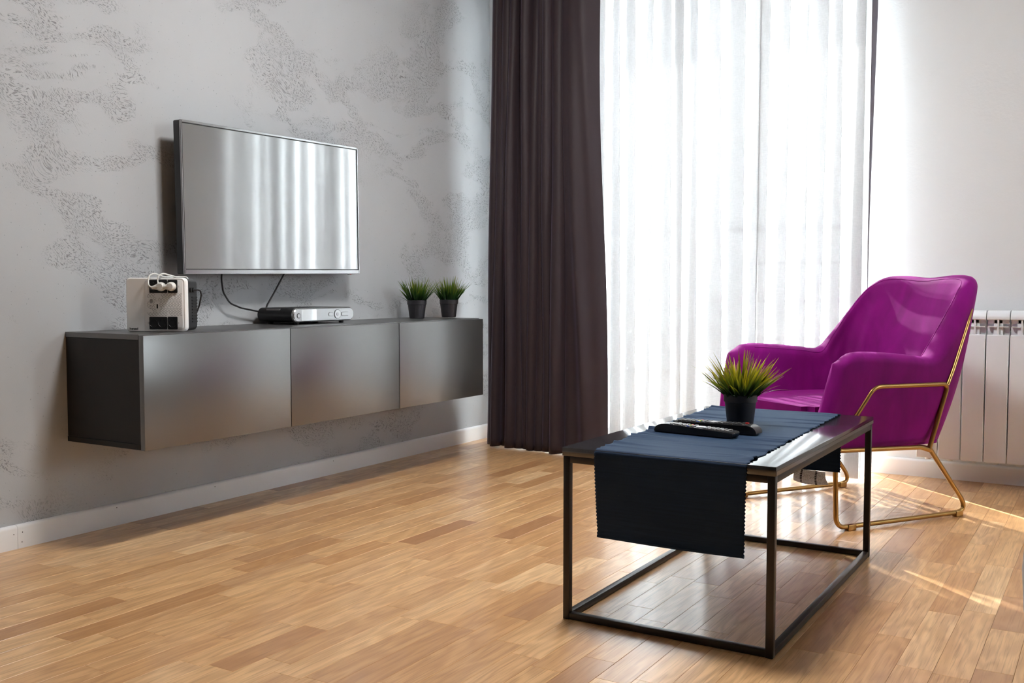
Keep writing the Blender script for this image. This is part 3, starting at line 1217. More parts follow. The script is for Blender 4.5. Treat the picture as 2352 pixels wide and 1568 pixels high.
def socket(parent, cx, cz):
    bmm = bmesh.new()
    rad_ = 0.0122
    prof = [(rad_ + 0.0018, PY - 0.0028), (rad_, PY - 0.0030), (rad_ - 0.0012, PY - 0.0012), (0.0, PY - 0.0008)]
    rings = []
    for (r, yy) in prof:
        if r == 0:
            rings.append([bmm.verts.new((cx, yy, cz))])
        else:
            rings.append([bmm.verts.new((cx + r * math.cos(2 * PI * k / 24), yy, cz + r * math.sin(2 * PI * k / 24))) for k in range(24)])
    for a, b in zip(rings[:-1], rings[1:]):
        for k in range(24):
            k2 = (k + 1) % 24
            if len(b) == 1:
                bmm.faces.new((a[k], a[k2], b[0]))
            else:
                bmm.faces.new((a[k], a[k2], b[k2], b[k]))
    auto_smooth(done('socket', bmm, BLACK_PL, parent), 0.7)
    bmm = bmesh.new()
    for s_ in (-1, 1):
        for (dx, dz, ww) in ((0.0, s_ * 0.0112, 0.0010),):
            box_into(bmm, cx - ww, cx + ww, PY - 0.0034, PY - 0.0012, cz + dz - 0.0010, cz + dz + 0.0010)
        box_into(bmm, cx + s_ * 0.0065 - 0.0007, cx + s_ * 0.0065 + 0.0007, PY - 0.0014, PY - 0.0004, cz - 0.0007, cz + 0.0007)
    done('contact', bmm, CHROME, parent)


def plate(p0, p1, sockets):
    a, b = U(*p0), U(*p1)
    bmm = bmesh.new()
    x0, x1, z0, z1 = a[0], b[0], b[1], a[1]
    o1_ = rrect(x0, x1, z0, z1, 0.0025, 4)
    prism_into(bmm, o1_, PY - 0.0022, PY, 'xz')
    pl = auto_smooth(done('socket_plate', bmm, BLACK_PL, panel), 0.5)
    for (sx, sz) in sockets:
        q = U(sx, sz)
        socket(pl, q[0], q[1])
    return pl


plate((665, 368), (1020, 618), [(752, 495), (935, 495)])
plate((1035, 362), (1225, 616), [(1130, 490)])
plate((655, 1080), (1008, 1332), [(738, 1205), (915, 1208)])
plate((1023, 1085), (1215, 1340), [(1118, 1212)])
# triangular slot pattern
bm = bmesh.new()


def dash(bmm, a, b, w=0.0005):
    a, b = Vector(a), Vector(b)
    d = (b - a).normalized() * 1.0
    nn = Vector((-d.y, d.x)) * w
    q = [a + nn, a - nn, b - nn, b + nn]
    f = [bmm.verts.new((p.x, PY - 0.0002, p.y)) for p in q]
    g_ = [bmm.verts.new((p.x, PY + 0.0002, p.y)) for p in q]
    bmm.faces.new(f)
    bmm.faces.new(list(reversed(g_)))
    for i in range(4):
        bmm.faces.new((f[i], g_[i], g_[(i + 1) % 4], f[(i + 1) % 4]))


gaps = {0: [(770, 880), (1105, 1140)], 1: [(610, 735), (790, 830)], 2: [(655, 730), (765, 855)], 3: [(660, 700), (765, 855)], 4: [(610, 690), (790, 850)], 5: [(1000, 1050)]}
for r in range(6):
    y0, y1 = 645 + r * 70, 695 + r * 70
    xx = 615
    k = r
    while xx < 1275:
        skip = any(a - 12 < xx < b - 12 for a, b in gaps.get(r, []))
        if not skip:
            up = (k % 2 == 0)
            p0, p1 = (xx, y1 if up else y0), (xx + 25, y0 if up else y1)
            dash(bm, U(*p0), U(*p1), 0.00035)
            if up:
                dash(bm, U(xx + 5, y1 + 12), U(xx + 42, y1 + 12), 0.00045)
            elif r == 0:
                dash(bm, U(xx + 10, y0 - 8), U(xx + 42, y0 - 8), 0.00045)
        xx += 31
        k += 1
so = done('vent_slots', bm, SLOT, panel)
so['kind'] = 'stuff'
q = U(700, 780)
bm = bmesh.new()
prism_into(bm, [(q[0] + 0.0055 * math.cos(2 * PI * k / 20), q[1] + 0.0068 * math.sin(2 * PI * k / 20)) for k in range(20)], PY - 0.0016, PY, 'xz')
done('power_button', bm, principled('button_grey', (0.34, 0.34, 0.34), rough=0.3), panel)
q0, q1 = U(800, 920), U(828, 838)
box('usb_port', q0[0], q1[0], PY - 0.0006, PY + 0.001, q0[1], q1[1], BLACK_PL, panel)
for (a, b) in ((686, 870), (686, 914)):
    q = U(a, b)
    box('indicator', q[0] - 0.001, q[0] + 0.001, PY - 0.0006, PY + 0.001, q[1] - 0.0011, q[1] + 0.0011, BLACK_PL, panel)
bm = bmesh.new()
for (a, b) in ((643, 500), (1252, 490), (630, 1200), (1238, 1215)):
    q = U(a, b)
    for s_ in (-1, 1):
        box_into(bm, q[0] - 0.0006, q[0] + 0.0006, PY - 0.0003, PY + 0.001, q[1] + s_ * 0.0015 - 0.001, q[1] + s_ * 0.0015 + 0.001)
done('socket_marks', bm, SLOT, panel)['kind'] = 'stuff'
# lettering on the lower left of the cover
fc = bpy.data.curves.new('lettering', 'FONT')
fc.body = 'legrand'
fc.size = 0.0098
fc.offset = 0.00028
fc.extrude = 0.0002
fc.space_character = 0.93
fc.materials.append(BLACK_PL)
tmp = bpy.data.objects.new('lettering_curve', fc)
lm = bpy.data.meshes.new_from_object(tmp)
bpy.data.objects.remove(tmp)
lo = link('lettering', lm, BLACK_PL, ups)
lo['kind'] = 'stuff'
q = U(245, 1330)
lo.location = (q[0], -0.0003, q[1] + 0.002)
lo.rotation_euler = (PI / 2, 0, 0)
# side grille and inlets
for k in range(9):
    z = UH * (0.62 - 0.057 * k)
    box('vent_fin', UW - 0.0025, UW - 0.0005, 0.055, UD + 0.001, z, z + 0.0045, SLOT if False else BLACK_PL, ups)
for (yy, zz) in ((0.040, 0.128), (0.062, 0.128)):
    bm = bmesh.new()
    prism_into(bm, [(yy + 0.0055 * math.cos(2 * PI * k / 16), zz + 0.0075 * math.sin(2 * PI * k / 16)) for k in range(16)], UW - 0.003, UW + 0.003, 'yz')
    auto_smooth(done('cable_gland', bm, BLACK_PL, ups), 0.5)
uc = tube('mains_lead', fillet([(UW, 0.062, 0.128), (UW + 0.012, 0.066, 0.129), (UW + 0.014, 0.086, 0.126), (UW + 0.012, 0.100, 0.112), (UW + 0.004, 0.103, 0.080), (UW - 0.02, 0.104, 0.02)], 0.014), 0.0026, UPS_K, ups, 8)


def plug(label, sx, sz, tailx, loop):
    q = U(sx, sz)
    root = thing('plug', label, 'plug', (0, 0, 0), 0, 'white plugs in the power unit')
    root.matrix_world = Matrix.Translation((L0.x, L0.y, CZ1)) @ Matrix.Rotation(math.atan2(R0.y - L0.y, R0.x - L0.x), 4, 'Z')
    bm = bmesh.new()
    cx, cz = q
    # round head facing the viewer with a chamfered rim
    rings = []
    for (r, yy) in ((0.0132, PY - 0.0030), (0.0138, PY - 0.010), (0.0130, PY - 0.018), (0.0095, PY - 0.023), (0.0, PY - 0.0235)):
        if r == 0:
            rings.append([bm.verts.new((cx, yy, cz))])
        else:
            rings.append([bm.verts.new((cx + r * math.cos(2 * PI * k / 24), yy, cz + r * math.sin(2 * PI * k / 24))) for k in range(24)])
    for a, b in zip(rings[:-1], rings[1:]):
        for k in range(24):
            k2 = (k + 1) % 24
            if len(b) == 1:
                bm.faces.new((a[k], a[k2], b[0]))
            else:
                bm.faces.new((a[k], a[k2], b[k2], b[k]))
    bm.faces.new(list(reversed(rings[0])))
    auto_smooth(done('plug_head', bm, CORE_W, root), 0.5)
    dirv = Vector((-0.83, -0.12, -0.10)).normalized()
    c0 = Vector((cx, PY - 0.014, cz))
    bm = bmesh.new()
    tube_into(bm, [c0, c0 + dirv * 0.012, c0 + dirv * 0.020, c0 + dirv * 0.026], [0.0095, 0.0082, 0.0058, 0.0046], 14)
    auto_smooth(done('strain_relief', bm, CORE_W, root), 0.6)
    e = c0 + dirv * 0.024
    bm = bmesh.new()
    tx, tz = U(*loop)
    ex, ez = U(*tailx)
    tube_into(bm, fillet([e, e + Vector((-0.010, -0.004, 0.006)), (tx - 0.004, PY - 0.012, (tz + e.z) / 2 - 0.002), (tx - 0.003, PY - 0.010, tz - 0.006), (tx + 0.008, PY + 0.004, tz + 0.001), (ex, 0.034, UH + 0.0025), (ex + 0.012, UD - 0.004, UH + 0.003), (ex + 0.014, UD + 0.007, UH - 0.014), (ex + 0.014, UD + 0.009, 0.02)], 0.02, 6), 0.0024, 10)
    auto_smooth(done('lead', bm, CORE_W, root), 0.8)


plug('white round plug at left with its cord looping over the power unit', 920, 498, (860, 300), (700, 250))
plug('white round plug at right with its cord looping over the power unit', 1125, 492, (1100, 305), (885, 248))


# ------------------------------------------------------------------ potted grass
def grass_plant(name, label, loc, seed, mat, nbl, hgt, spread, rim=0.0435, ph=0.083, group=None):
    r_ = random.Random(seed)
    root = thing(name, label, 'plant', loc, r_.random() * 6, group)
    rb = rim * 0.76
    rmid = rim * 0.93
    prof = [(0, 0), (rb - 0.002, 0), (rb, 0.002), (lerp(rb, rmid, 0.99), ph * 0.755), (rim * 0.985, ph * 0.765), (rim, ph - 0.001), (rim - 0.001, ph),
            (rim - 0.004, ph - 0.0005), (rim - 0.005, ph * 0.80), (rb, ph * 0.70)]
    lathe('pot', prof, POTM, root, 40)
    lathe('soil', [(0, ph * 0.88), (rim * 0.5, ph * 0.885), (rim - 0.0052, ph * 0.86)], SOIL, root, 24)
    verts, faces, cols = [], [], []
    for _ in range(nbl):
        a = r_.random() * 2 * PI
        rad0 = math.sqrt(r_.random()) * rim * 0.80
        base = Vector((rad0 * math.cos(a), rad0 * math.sin(a), ph * 0.84))
        tilt = (rad0 / rim) * spread * r_.uniform(0.6, 1.35) + r_.uniform(-0.05, 0.12)
        a2 = a + r_.uniform(-0.5, 0.5)
        out = Vector((math.cos(a2), math.sin(a2), 0))
        L = hgt * r_.uniform(0.62, 1.08)
        bend = r_.uniform(0.0, 0.55) * tilt + r_.uniform(0, 0.10)
        w = r_.uniform(0.0020, 0.0036)
        side = Vector((-math.sin(a2 + r_.uniform(-1.3, 1.3)), math.cos(a2 + r_.uniform(-1.3, 1.3)), 0)).normalized()
        yel = r_.random() ** 0.7
        i0 = len(verts)
        NS = 6
        p = base.copy()
        for s in range(NS + 1):
            t = s / NS
            ang = tilt + bend * t * 1.6
            if s:
                p = p + (out * math.sin(ang) + Vector((0, 0, math.cos(ang)))) * (L / NS)
            ww = w * (0.75 + 0.5 * math.sin(PI * min(1, t * 1.15))) * (1 - t ** 2.6) + 0.00015
            crease = out * (0.0007 * (1 - t))
            verts += [p - side * ww, p + crease, p + side * ww]
            cols += [(t, yel, 0, 1)] * 3
        for s in range(NS):
            q = i0 + s * 3
            faces += [(q, q + 1, q + 4, q + 3), (q + 1, q + 2, q + 5, q + 4)]
    me = bpy.data.meshes.new('grass_blades')
    me.from_pydata([tuple(v) for v in verts], [], faces)
    me.update()
    at = me.color_attributes.new('blade', 'FLOAT_COLOR', 'POINT')
    at.data.foreach_set('color', [c for q in cols for c in q])
    g = link('grass_blades', me, mat, root, smooth=True)
    g['kind'] = 'stuff'
    return root


grass_plant('potted_grass', 'green potted grass standing on the cabinet, nearer the television', (0.128, 3.525, CZ1), 11, GRASS_G, 130, 0.118, 0.62, 0.0430, 0.080, 'potted grass on the cabinet')
grass_plant('potted_grass', 'green potted grass standing on the cabinet, nearer the dark curtain', (0.140, 3.752, CZ1), 23, GRASS_G, 150, 0.118, 0.55, 0.0430, 0.080, 'potted grass on the cabinet')

# ------------------------------------------------------------------ coffee table
TX0, TX1, TY0, TY1, TZ = 1.680, 2.174, 2.012, 2.944, 0.402
tab = thing('coffee_table', 'low black coffee table with an open square-tube metal frame', 'table', (0, 0, 0))
tt = box('table_top', TX0 - 0.002, TX1 + 0.002, TY0 - 0.002, TY1 + 0.002, TZ - 0.0195, TZ, TABLETOP, tab, 0.0008, 2)
for (a, b, c, d) in ((TX0 - 0.0026, TX0 - 0.0018, TY0, TY1), (TX1 + 0.0018, TX1 + 0.0026, TY0, TY1)):
    box('edge_band', a, b, c, d, TZ - 0.0185, TZ - 0.0095, TABLETOP, tt)
Q = 0.0165
zt = TZ - 0.020
for a in (TX0, TX1 - Q):
    for b in (TY0, TY1 - Q):
        box('leg', a, a + Q, b, b + Q, 0.0, zt, STEEL_D, tab, 0.0015)
for z0 in (0.0, zt - Q):
    for a in (TX0 + 0.0005, TX1 - Q - 0.0005):
        box('rail', a, a + Q, TY0 + Q, TY1 - Q, z0 + 0.001, z0 + Q, STEEL_D, tab, 0.0015)
    for b in (TY0 + 0.0005, TY1 - Q - 0.0005):
        box('rail', TX0 + Q, TX1 - Q, b, b + Q, z0 + 0.001, z0 + Q, STEEL_D, tab, 0.0015)

# ------------------------------------------------------------------ table runner
run = thing('table_runner', 'navy blue ribbed table runner draped over the coffee table', 'table runner', (0, 0, 0))


def runner_mesh():
    # path in (y, z): front hang bottom -> over the top -> back hang bottom
    yf, yb = TY0 - 0.0045, TY1 + 0.0045
    zt_ = TZ + 0.0018
    path = []
    for k in range(46):
        path.append((yf - 0.006 * math.sin(PI * k / 46) * 0.4, lerp(0.206, TZ - 0.010, k / 46)))
    for k in range(9):
        a = PI - (PI / 2) * k / 8
        path.append((yf + 0.011 + 0.011 * math.cos(a), TZ - 0.0092 + 0.011 * math.sin(a)))
    for k in range(1, 190):
        path.append((lerp(yf + 0.011, yb - 0.011, k / 190), zt_))
    for k in range(9):
        a = PI / 2 - (PI / 2) * k / 8
        path.append((yb - 0.011 + 0.011 * math.cos(a), TZ - 0.0092 + 0.011 * math.sin(a)))
    for k in range(1, 40):
        path.append((yb + 0.004 * math.sin(k / 40 * 3), lerp(TZ - 0.010, 0.232, k / 39)))
    NX = 70
    verts, faces = [], []
    rr_ = random.Random(5)
    ridges = [(rr_.uniform(TY0 + 0.03, TY1 - 0.02), rr_.uniform(0.004, 0.010), rr_.uniform(0.0012, 0.0042), rr_.choice((0, 0, 1)), rr_.uniform(0.12, 0.5)) for _ in range(46)]
    for j, (yy, zz) in enumerate(path):
        yc = min(max(yy, TY0), TY1)
        t = (yc - TY0) / (TY1 - TY0)
        x0, x1 = lerp(1.762, 1.706, t), lerp(2.115, 2.085, t)
        hang = max(0.0, TZ - zz - 0.012)
        if yy < TY0:
            x0 += hang * 0.045
            x1 -= hang * 0.020
        on_top = zz > TZ
        for i in range(NX + 1):
            u = i / NX
            xx = lerp(x0, x1, u)
            h = 0.0
            dy = 0.0
            if on_top:
                for (ry, rw, ra, side, reach) in ridges:
                    d = (yy - ry - 0.006 * math.sin(6 * u + ry * 40)) / rw
                    if abs(d) < 3:
                        fall = math.exp(-((u if side == 0 else 1 - u) / reach) ** 2)
                        h += ra * fall * math.exp(-d * d)
                # edge scallops
                e = max(0.0, 1 - min(u, 1 - u) * 30)
                xx += e * 0.0022 * math.sin(yy * 170 + 3 * math.sin(yy * 31)) * (1 if u < 0.5 else -1)
                # swell before the near edge on the right
                h += 0.006 * math.exp(-((yy - (TY0 + 0.05)) / 0.02) ** 2) * math.exp(-((1 - u) / 0.10) ** 2)
            else:
                e = max(0.0, 1 - min(u, 1 - u) * NX * 0.7)
                xx += e * 0.0012 * (1 if (j % 2) else -1)
                dy = 0.004 * math.sin(5 * u + 2.0) * hang / 0.2
                if hang > 0.17:
                    dy -= 0.006 * math.sin((hang - 0.17) / 0.03 * 2.5) * (1 if yy < TY0 else -1) * 0.6
                if yy < TY0:
                    h -= 0.006 * u * (hang / 0.2) * 0.0
            verts.append((xx, yy + dy, zz + h))
    M = NX + 1
    for j in range(len(path) - 1):
        for i in range(NX):
            a_ = j * M + i
            faces.append((a_, a_ + 1, a_ + M + 1, a_ + M))
    me = bpy.data.meshes.new('cloth')
    me.from_pydata(verts, [], faces)
    me.update()
    return me


ro = link('cloth', runner_mesh(), NAVY, run, smooth=True)
md = ro.modifiers.new('thickness', 'SOLIDIFY')
md.thickness = 0.0014
md.offset = 0.0
# sewn hem at the near end and care label at the far end
bm = bmesh.new()
pts = [(lerp(1.770, 2.111, k / 24), TY0 - 0.0052 + 0.004 * math.sin(5 * k / 24 + 2.0), 0.2075) for k in range(25)]
tube_into(bm, pts, 0.0042, 10)
hm = done('hem', bm, NAVY, run)
auto_smooth(hm, 0.9)
bm = bmesh.new()
NXg, NZg = 14, 10
gv = []
for j in range(NZg + 1):
    for i in range(NXg + 1):
        u, v = i / NXg, j / NZg
        xx = lerp(1.958, 2.046, u) + 0.014 * v * (u - 0.2)
        zz = lerp(0.231, 0.196, v) - 0.006 * math.sin(PI * u) * v + 0.004 * (1 - u)
        yy = TY1 - 0.006 - 0.012 * math.sin(PI * v * 0.9) - 0.004 * math.sin(2 * PI * u) * v
        gv.append(bm.verts.new((xx, yy, zz)))
for j in range(NZg):
    for i in range(NXg):
        a_ = j * (NXg + 1) + i
        bm.faces.new((gv[a_], gv[a_ + 1], gv[a_ + NXg + 2], gv[a_ + NXg + 1]))
ct = done('care_label', bm, TAGM, run, smooth=True)
ct['label'] = 'white printed care label'
md = ct.modifiers.new('thickness', 'SOLIDIFY')
md.thickness = 0.0004

# ------------------------------------------------------------------ things on the table
grass_plant('potted_grass', 'yellow-tipped potted grass standing on the navy table runner', (1.917, 2.555, TZ + 0.0035), 5, GRASS_Y, 230, 0.126, 0.80, 0.0440, 0.083)


def remote(name, label, p0, ang, length, width, h0, h1, round_left, dark_keys):
    """x along the remote from its left end; top height runs h0 -> h1"""
    root = thing(name, label, 'remote control', (p0[0], p0[1], TZ + 0.0050), ang, 'remote controls on the runner')
    side = []
    NN = 8
    L = length
    if round_left:
        for k in range(NN + 1):
            a = PI / 2 * k / NN
            side.append((0.034 * (1 - math.cos(a)) * 1.0, 0.002 + (h0 - 0.002) * math.sin(a) ** 0.9))
        side = [(0.0, 0.0)] + side
        side += [(L - 0.002, h1), (L, h1 - 0.003), (L - 0.004, 0.0)]
    else:
        side = [(0.004, 0.0), (0.0, h0 - 0.003), (0.002, h0)]
        for k in range(NN + 1):
            a = PI / 2 * (1 - k / NN)
            side.append((L - 0.024 * (1 - math.cos(a)), 0.002 + (h1 - 0.002) * math.sin(a) ** 0.9))
        side.append((L - 0.002, 0.0))
    bm = bmesh.new()
    prism_into(bm, side, 0.0, width, 'xz')
    bmesh.ops.bevel(bm, geom=[e for e in bm.edges], offset=0.0012, segments=2, affect='EDGES')
    auto_smooth(done('body', bm, BLACK_PL, root), 0.5)

    def top(x):
        return lerp(h0, h1, x / L)
    xa, xb = (0.036, L - 0.006) if round_left else (0.006, L - 0.030)
    bm = bmesh.new()
    q = [(xa, top(xa)), (xb, top(xb)), (xb, top(xb) + 0.0008), (xa, top(xa) + 0.0008)]
    prism_into(bm, q, 0.003, width - 0.003, 'xz')
    face = done('face_plate', bm, REM_TOP, root)
    bm = bmesh.new()
    nrow, pitch = 14, (xb - xa - 0.012) / 14
    for r_ in range(nrow):
        if r_ in (6, 7) and not dark_keys:
            continue
        if r_ == 7 and dark_keys:
            continue
        if r_ == 4:
            continue
        for c_ in range(4 if dark_keys else 3):
            ncol = 4 if dark_keys else 3
            cw = (width - 0.010) / ncol
            x0 = xa + 0.006 + r_ * pitch
            y0 = 0.005 + c_ * cw
            zz = top(x0) + 0.0006
            box_into(bm, x0, x0 + pitch * 0.68, y0 + cw * 0.12, y0 + cw * 0.88, zz, zz + 0.0022)
    ks = done('keys', bm, KEYD if dark_keys else KEY, face)
    ks['kind'] = 'stuff'
    x0 = xa + 0.006 + 4 * pitch
    zz = top(x0) + 0.0006
    cw = (width - 0.010) / 4
    for c_, mm in enumerate((BLUEB, YELB, GREENB, RED)):
        box('colour_key', x0, x0 + pitch * 0.62, 0.005 + cw * (c_ + 0.15), 0.005 + cw * (c_ + 0.8), zz, zz + 0.002, mm, face)
    if dark_keys:
        xx = xb - 0.010
        box('red_key', xx, xx + 0.008, width - 0.014, width - 0.005, top(xx) + 0.0006, top(xx) + 0.0032, RED, face)
        xx = xa + 0.006 + 7 * pitch
        box('rocker_key', xx - 0.003, xx + pitch, 0.009, width - 0.009, top(xx) + 0.0006, top(xx) + 0.0024, KEY, face)
    else:
        xx = xa + 0.006 + 6 * pitch
        bmm = bmesh.new()
        cx, cy, rr0 = xx + pitch * 0.9, width / 2, 0.0125
        prism_into(bmm, [(cx + rr0 * math.cos(2 * PI * k / 20), cy + rr0 * math.sin(2 * PI * k / 20)) for k in range(20)], top(cx) + 0.0005, top(cx) + 0.0022, 'xy')
        done('rocker_key', bmm, KEY, face)
    return root


remote('remote_control', 'black remote control with grey keys lying nearest the viewer', (1.768, 2.330), math.radians(-6.5), 0.215, 0.042, 0.021, 0.0135, True, False)
remote('remote_control', 'black remote control with a red key lying beside the plant pot', (1.792, 2.395), math.radians(-2.5), 0.222, 0.046, 0.0205, 0.0215, False, True)

# ------------------------------------------------------------------ magenta armchair
chair = thing('armchair', 'magenta velvet armchair on a gold tube frame beside the coffee table', 'armchair', (1.961, 3.578, 0.0), math.radians(-34))
# stations of the shell: (outer bottom x, y, z), (outer top x, y, z), inward direction, thickness at bottom, thickness at top
ST = [
    ((0.258, -0.352, 0.258), (0.298, -0.285, 0.545), (-1.0, 0.0), 0.050, 0.055),
    ((0.258, -0.300, 0.256), (0.302, -0.235, 0.566), (-1.0, 0.0), 0.052, 0.066),
    ((0.257, -0.150, 0.256), (0.304, -0.105, 0.561), (-1.0, 0.0), 0.052, 0.070),
    ((0.256, -0.030, 0.256), (0.303, 0.010, 0.550), (-1.0, 0.0), 0.054, 0.072),
    ((0.254, 0.060, 0.257), (0.300, 0.105, 0.545), (-0.96, -0.28), 0.060, 0.078),
    ((0.250, 0.120, 0.258), (0.290, 0.180, 0.600), (-0.80, -0.60), 0.070, 0.082),
    ((0.240, 0.165, 0.259), (0.272, 0.258, 0.680), (-0.62, -0.78), 0.075, 0.080),
    ((0.218, 0.192, 0.260), (0.246, 0.335, 0.762), (-0.45, -0.89), 0.078, 0.076),
    ((0.165, 0.205, 0.261), (0.200, 0.392, 0.806), (-0.25, -0.97), 0.080, 0.070),
    ((0.090, 0.208, 0.262), (0.110, 0.408, 0.812), (-0.10, -0.99), 0.080, 0.068),
    ((0.000, 0.210, 0.262), (0.000, 0.412, 0.804), (0.0, -1.0), 0.080, 0.066),
]
full = ST + [((-b[0], b[1], b[2]), (-t_[0], t_[1], t_[2]), (-d_[0], d_[1]), e_, f_) for (b, t_, d_, e_, f_) in reversed(ST[:-1])]
flat = [list(b) + list(t_) + list(d_) + [e_, f_] for (b, t_, d_, e_, f_) in full]


def cr(vals, u):
    n_ = len(vals) - 1
    x_ = min(max(u * n_, 0), n_ - 1e-9)
    i = int(x_)
    t = x_ - i
    p1, p2 = vals[i], vals[i + 1]
    p0 = vals[i - 1] if i > 0 else [2 * a - b for a, b in zip(p1, p2)]
    p3 = vals[i + 2] if i + 2 <= n_ else [2 * b - a for a, b in zip(p1, p2)]
    return [0.5 * (2 * b + (-a + c) * t + (2 * a - 5 * b + 4 * c - d) * t * t + (-a + 3 * b - 3 * c + d) * t ** 3) for a, b, c, d in zip(p0, p1, p2, p3)]


NSEC, NV, NTOP = 100, 14, 8
rings = []
bm = bmesh.new()
for i in range(NSEC + 1):
    s = cr(flat, i / NSEC)
    B_ = Vector(s[0:3]); T_ = Vector(s[3:6])
    dn = Vector((s[6], s[7], 0)).normalized()
    tb_, tt_ = s[8], s[9]
    wback = sst((abs(i / NSEC - 0.5) * -1 + 0.36) / 0.16)        # 1 along the back
    upv = (T_ - B_)
    loop = []
    rt = tt_ / 2
    nup = upv.normalized()
    for k in range(NV + 1):                       # outer side going up
        v = k / NV
        q = B_ + upv * v * (1 - rt / upv.length)
        q = q - dn * (lerp(0.008, 0.018, wback) * math.sin(PI * v))
        loop.append(q)
    cap_c = T_ - nup * rt + dn * rt
    for k in range(1, NTOP):                      # rounded top
        a = PI * k / NTOP
        loop.append(cap_c - dn * (rt * math.cos(a)) + nup * (rt * math.sin(a)))
    for k in range(NV + 1):                       # inner side going down
        v = 1 - k / NV
        th = lerp(tb_, tt_, v)
        q = B_ + upv * v * (1 - rt / upv.length) + dn * th
        puff = 0.016 * math.sin(PI * min(1, v * 1.1)) * wback
        q = q + dn * puff
        # soft vertical pull folds in the lower back
        q = q + dn * (0.0022 * wback * math.sin(i * 0.9) * math.sin(PI * v) ** 2)
        loop.append(q)
    rings.append([bm.verts.new(q) for q in loop])
m_ = len(rings[0])
for i in range(NSEC):
    for k in range(m_):
        bm.faces.new((rings[i][k], rings[i][(k + 1) % m_], rings[i + 1][(k + 1) % m_], rings[i + 1][k]))
# rounded arm fronts: inset copies pushed forward
for end, sgn in ((0, 1), (NSEC, -1)):
    prev = rings[end]
    cen = sum((v.co for v in prev), Vector()) / m_
    base_co = [v.co.copy() for v in prev]
    axis_up = (base_co[NV + NTOP // 2] - base_co[0]).normalized()
    for (ins, fwd) in ((0.006, 0.012), (0.014, 0.020), (0.026, 0.0245)):
        nr = []
        for q in base_co:
            # move towards the section's spine
            sp = cen + axis_up * max(-0.11, min(0.125, (q - cen).dot(axis_up)))
            d = (sp - q)
            L_ = d.length
            q2 = q + d.normalized() * min(ins, L_ * 0.92) if L_ > 1e-6 else q
            nr.append(bm.verts.new(q2 + Vector((0, -fwd, -0.25 * fwd))))
        for k in range(m_):
            f = (prev[k], prev[(k + 1) % m_], nr[(k + 1) % m_], nr[k])
            bm.faces.new(f if sgn < 0 else tuple(reversed(f)))
        prev = nr
    bm.faces.new(prev)
shell_o = done('backrest_shell', bm, VELVET, chair, smooth=True)
shell_o['label'] = 'magenta velvet shell of backrest and arms'
# seat
bm = bmesh.new()
prism_into(bm, rrect(-0.222, 0.222, -0.372, 0.135, 0.03, 5), 0.262, 0.392, 'xy')
es = [e for e in bm.edges if abs(e.verts[0].co.z - e.verts[1].co.z) < 1e-5]
bmesh.ops.bevel(bm, geom=es, offset=0.024, segments=4, affect='EDGES')
auto_smooth(done('seat_cushion', bm, VELVET, chair), 0.9)
box('seat_base', -0.245, 0.245, -0.335, 0.165, 0.248, 0.264, VELVET, chair, 0.005)
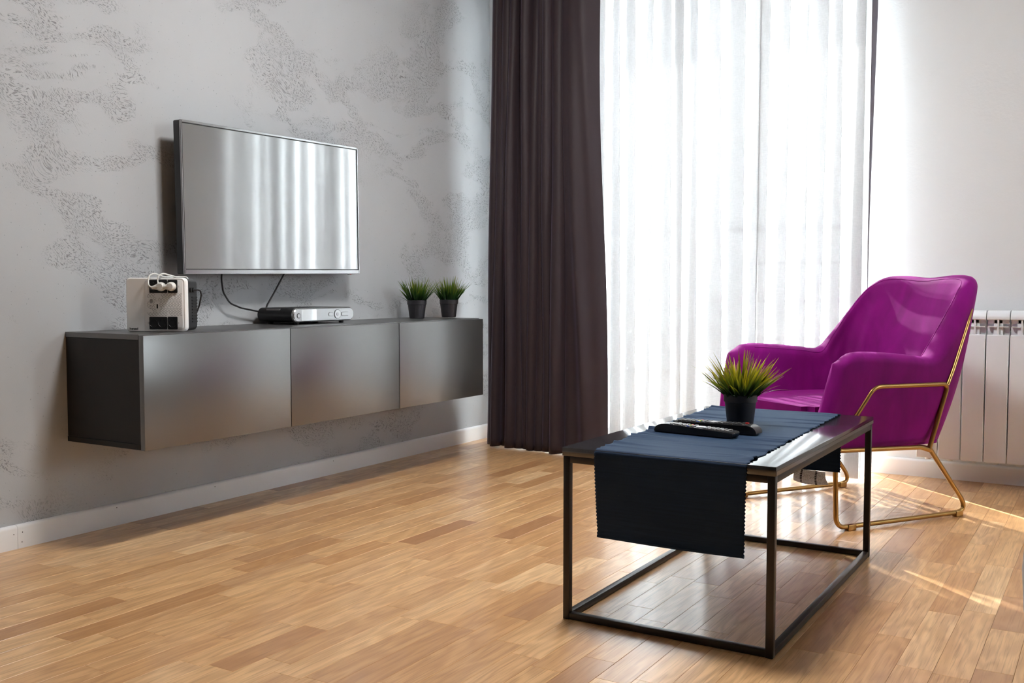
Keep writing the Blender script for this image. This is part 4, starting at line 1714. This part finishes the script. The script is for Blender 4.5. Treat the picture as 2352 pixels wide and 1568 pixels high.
# stitched seam along the inner rim of the shell
bm = bmesh.new()
ki = NV + NTOP - 1
seam = []
for i in range(6, NSEC - 5):
    s = cr(flat, i / NSEC)
    T_ = Vector(s[3:6]); B_ = Vector(s[0:3])
    dn = Vector((s[6], s[7], 0)).normalized()
    nup = (T_ - B_).normalized()
    rt = s[9] / 2
    a = PI * 0.80
    seam.append(T_ - nup * rt + dn * rt - dn * (rt * math.cos(a)) + nup * (rt * math.sin(a)))
tube_into(bm, seam, 0.0010, 5)
done('seam', bm, VELVET, chair)
TR = 0.0080
for sg in (1, -1):
    X = sg * 0.272
    side = 'frame'
    fpts = [(X, 0.095, 0.243), (X, 0.287, TR + 0.006), (X, -0.294, TR + 0.006), (X, -0.303, 0.262), (X, -0.217, 0.392), (X, -0.160, 0.456), (X, 0.158, 0.452), (X, 0.095, 0.243), (X, 0.05, 0.252), (X, -0.300, 0.259)]
    loop = fillet([(X, 0.10, 0.238), (X, 0.290, TR + 0.005), (X, -0.294, TR + 0.005), (X, -0.303, 0.260)], [0.035, 0.040], 8)
    tube('sled_leg', loop, TR, GOLD, chair, 12)
    XA = sg * 0.2785
    arm = fillet([(X, -0.303, 0.255), (XA, -0.255, 0.330), (sg * 0.291, -0.165, 0.456), (sg * 0.290, 0.157, 0.452), (X, 0.098, 0.238)], [0.05, 0.055, 0.02], 8)
    tube('arm_tube', arm, TR * 0.95, GOLD, chair, 12)
    tube('seat_rail', fillet([(X, -0.303, 0.258), (X, 0.060, 0.2455), (X, 0.104, 0.232)], [0.03], 5), TR * 0.95, GOLD, chair, 12)
    up_ = [(sg * 0.290, 0.154, 0.448), (sg * 0.285, 0.185, 0.500), (sg * 0.276, 0.222, 0.565), (sg * 0.262, 0.275, 0.655), (sg * 0.250, 0.300, 0.695)]
    tube('back_tube', fillet(up_, 0.05, 3), TR * 0.8, GOLD, chair, 10)
    for t0 in (-0.235, 0.235):
        box('floor_clip', X - 0.0105, X + 0.0105, t0 - 0.016, t0 + 0.016, 0.0, 0.020, GOLD, chair, 0.003)
tube('cross_bar', [(-0.272, -0.300, 0.252), (0.272, -0.300, 0.252)], TR * 0.9, GOLD, chair, 10)
tube('cross_bar', [(-0.272, 0.095, 0.240), (0.272, 0.095, 0.240)], TR * 0.9, GOLD, chair, 10)

# ------------------------------------------------------------------ grey seat cut by the right edge
sf = thing('upholstered_seat', 'grey fabric seat, only its rounded side showing at the right edge', 'seat', (2.952, 2.40, 0.0))
prof = [(0, 0.004), (0.315, 0.004), (0.333, 0.02), (0.345, 0.08), (0.350, 0.17), (0.345, 0.25), (0.330, 0.33), (0.300, 0.372), (0.25, 0.388), (0, 0.395)]
lathe('padding', prof, GREYFAB, sf, 64, sharp=1.2)
bm = bmesh.new()
tube_into(bm, [(0.3405 * math.cos(2 * PI * k / 64), 0.3405 * math.sin(2 * PI * k / 64), 0.285) for k in range(65)], 0.004, 6, False)
done('piping', bm, GREYFAB, sf)
lathe('base_pad', [(0, 0), (0.29, 0), (0.29, 0.006), (0, 0.006)], BLACK_SAT, sf, 40)
